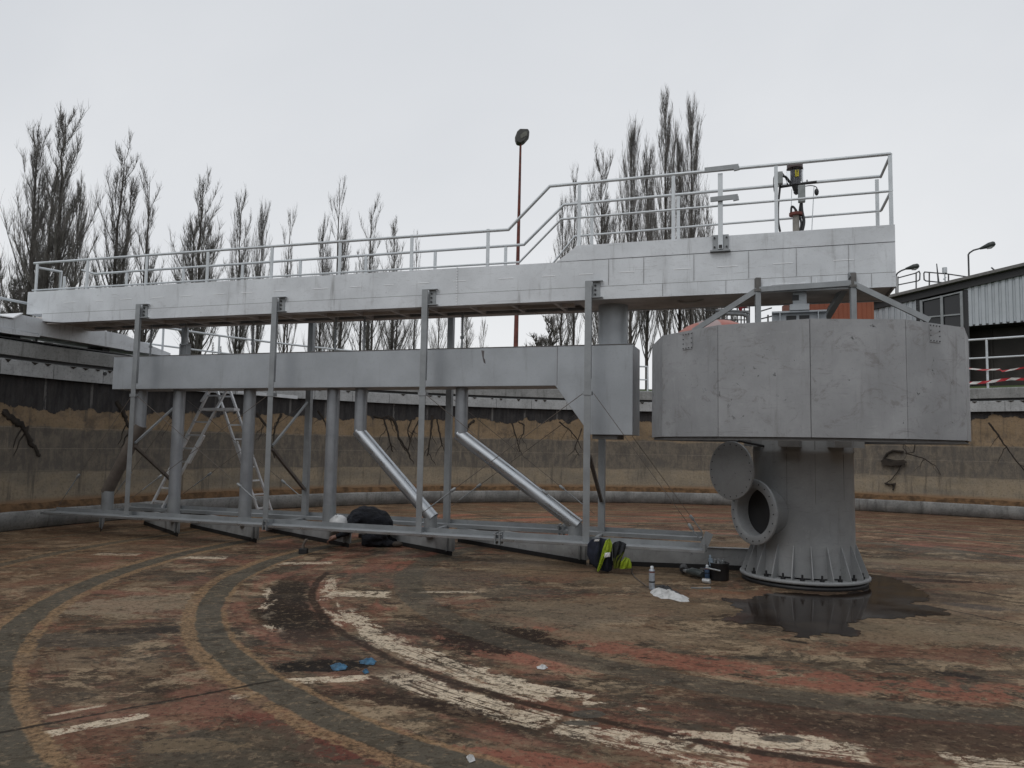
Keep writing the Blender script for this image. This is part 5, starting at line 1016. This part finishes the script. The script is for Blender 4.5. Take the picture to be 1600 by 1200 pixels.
# bucket of tools
p = onz(1123, 906); bk = thing('tool_bucket', 'black tool bucket filled with small tools near the column base', 'bucket', tuple(p))
MB().lathe([(0, 0), (.115, 0), (.12, .01), (.125, .20), (.130, .205), (.130, .215), (.120, .215), (.112, .03), (0, .03)], 28).build('bucket_body', M['black'], bk)
q = MB(); rnd = random.Random(3)
for k in range(14): a = rnd.uniform(0, 6.28); r_ = rnd.uniform(.01, .08); b_ = Vector((r_*math.cos(a), r_*math.sin(a), .12)); q.tube([b_, b_+Vector((rnd.uniform(-.03, .03), rnd.uniform(-.03, .03), rnd.uniform(.09, .14)))], rnd.uniform(.006, .014), 6)
q.build('tools', M['truss'], bk); q = MB(); q.tube([(-.09, -.03, .16), (-.11, -.03, .26)], .028, 12); q.tube([(-.11, -.03, .26), (-.115, -.03, .30)], .015, 8); q.build('small_bottle', plain('pale_blue_bottle', (.22, .28, .34), .4, 0, .2), bk)
MB().tube([(-.02, -.14, .13), (-.20, -.17, .17)], .010, 8).build('screwdriver', M['rail'], bk)
# cordless drills
def drill(px, py, rz, label, grey):
    p = onz(px, py); t = thing('cordless_drill', label, 'drill', tuple(p), rz, 'cordless drills on the tank floor'); t.scale = (1.35, 1.35, 1.35)
    MB().tube([(-.10, 0, .05), (-.07, 0, .055), (.04, 0, .055), (.06, 0, .05), (.10, 0, .05)], [.028, .036, .038, .026, .022], 14).build('motor_body', grey, t)
    MB().tube([(.10, 0, .05), (.15, 0, .05), (.16, 0, .05)], [.020, .014, .006], 10).build('chuck', M['truss'], t)
    MB().tube([(-.04, 0, .045), (-.06, -.09, .04), (-.08, -.15, .04)], [.025, .02, .024], 10).build('grip', M['black'], t)
    MB().box(-.13, -.03, -.22, -.15, .0, .075).build('battery', M['black'], t, bevel=.008)
gd = plain('grey_tool_plastic', (.05, .06, .06), .45)
drill(1068, 897, rad(75), 'black cordless drill lying on its side, left one of the pair', M['black']); drill(1086, 904, rad(118), 'grey and black cordless drill lying right of the black one', gd)
q = MB(); p = onz(1098, 911); q.tube([(0, 0, .03), (.07, -.05, .03)], [.028, .03], 14); q.tube([(.07, -.05, .03), (.075, -.054, .03)], [.03, .028], 14); tag(q.build('small_tin', plain('white_tin', (.45, .46, .46), .3, .3), loc=p), 'small white tin lying on its side in front of the blue can', 'tin')
q = MB(); p = onz(1092, 920); q.tube([(-.09, 0, .008), (.05, .01, .008)], .006, 8); q.tube([(.05, .01, .008), (.14, .02, .01)], .011, 8); tag(q.build('screwdriver', M['truss'], loc=p), 'thin screwdriver lying flat in front of the drills', 'tool')
q = MB(); P = [onz(x, y)+Vector((0, 0, .008)) for x, y in ((988, 889), (987, 896), (992, 903), (1002, 911), (1012, 918))]; tag(q.tube([v_-P[0] for v_ in P], .007, 6).build('thin_cord', M['brownpipe'], loc=P[0]), 'thin brown cord on the floor between the jacket and spray can', 'cord')
# lump hammer / float near the blades
p = onz(474, 865); ht = thing('hand_tamper', 'small black block with an upright angled handle on the floor left of the worker', 'hand tool', tuple(p))
MB().box(-.06, .06, -.05, .05, 0, .075).build('block', M['rubber'], ht, bevel=.008); MB().tube([(-.01, 0, .07), (-.005, 0, .13), (.03, 0, .19), (.05, 0, .20)], [.022, .018, .02, .012], 10).build('handle', M['brownpipe'], ht)
# blue gloves
bm_ = plain('blue_nitrile', (.03, .105, .18), .5, 0, .5, 26)
for (pts, lab, sd) in (([(516, 1041), (524, 1038), (534, 1038), (543, 1041), (541, 1046), (530, 1049), (519, 1048)], 'blue disposable glove on the wet dark patch, left one', 1), ([(561, 1034), (572, 1031), (582, 1029), (588, 1034), (584, 1040), (572, 1039), (563, 1038)], 'blue disposable glove on the wet dark patch, upper right one', 2), ([(566, 1050), (574, 1049), (577, 1052), (570, 1054)], 'tiny torn blue glove scrap below the other two', 3)):
    heap('blue_glove', [onz(x, y) for x, y in pts], .022, bm_, lab, 'glove', sd, .004, group='blue disposable gloves')
for (pts, lab, sd) in (([(838, 1043), (852, 1041), (856, 1044), (850, 1047), (840, 1046)], 'small crumpled paper scrap on the brown floor in mid picture', 4), ([(728, 1184), (740, 1182), (743, 1190), (733, 1193)], 'small pale paper scrap near the bottom picture edge', 6)):
    heap('paper_scrap', [onz(x, y) for x, y in pts], .02, M['rag'], lab, 'scrap', sd, .004)
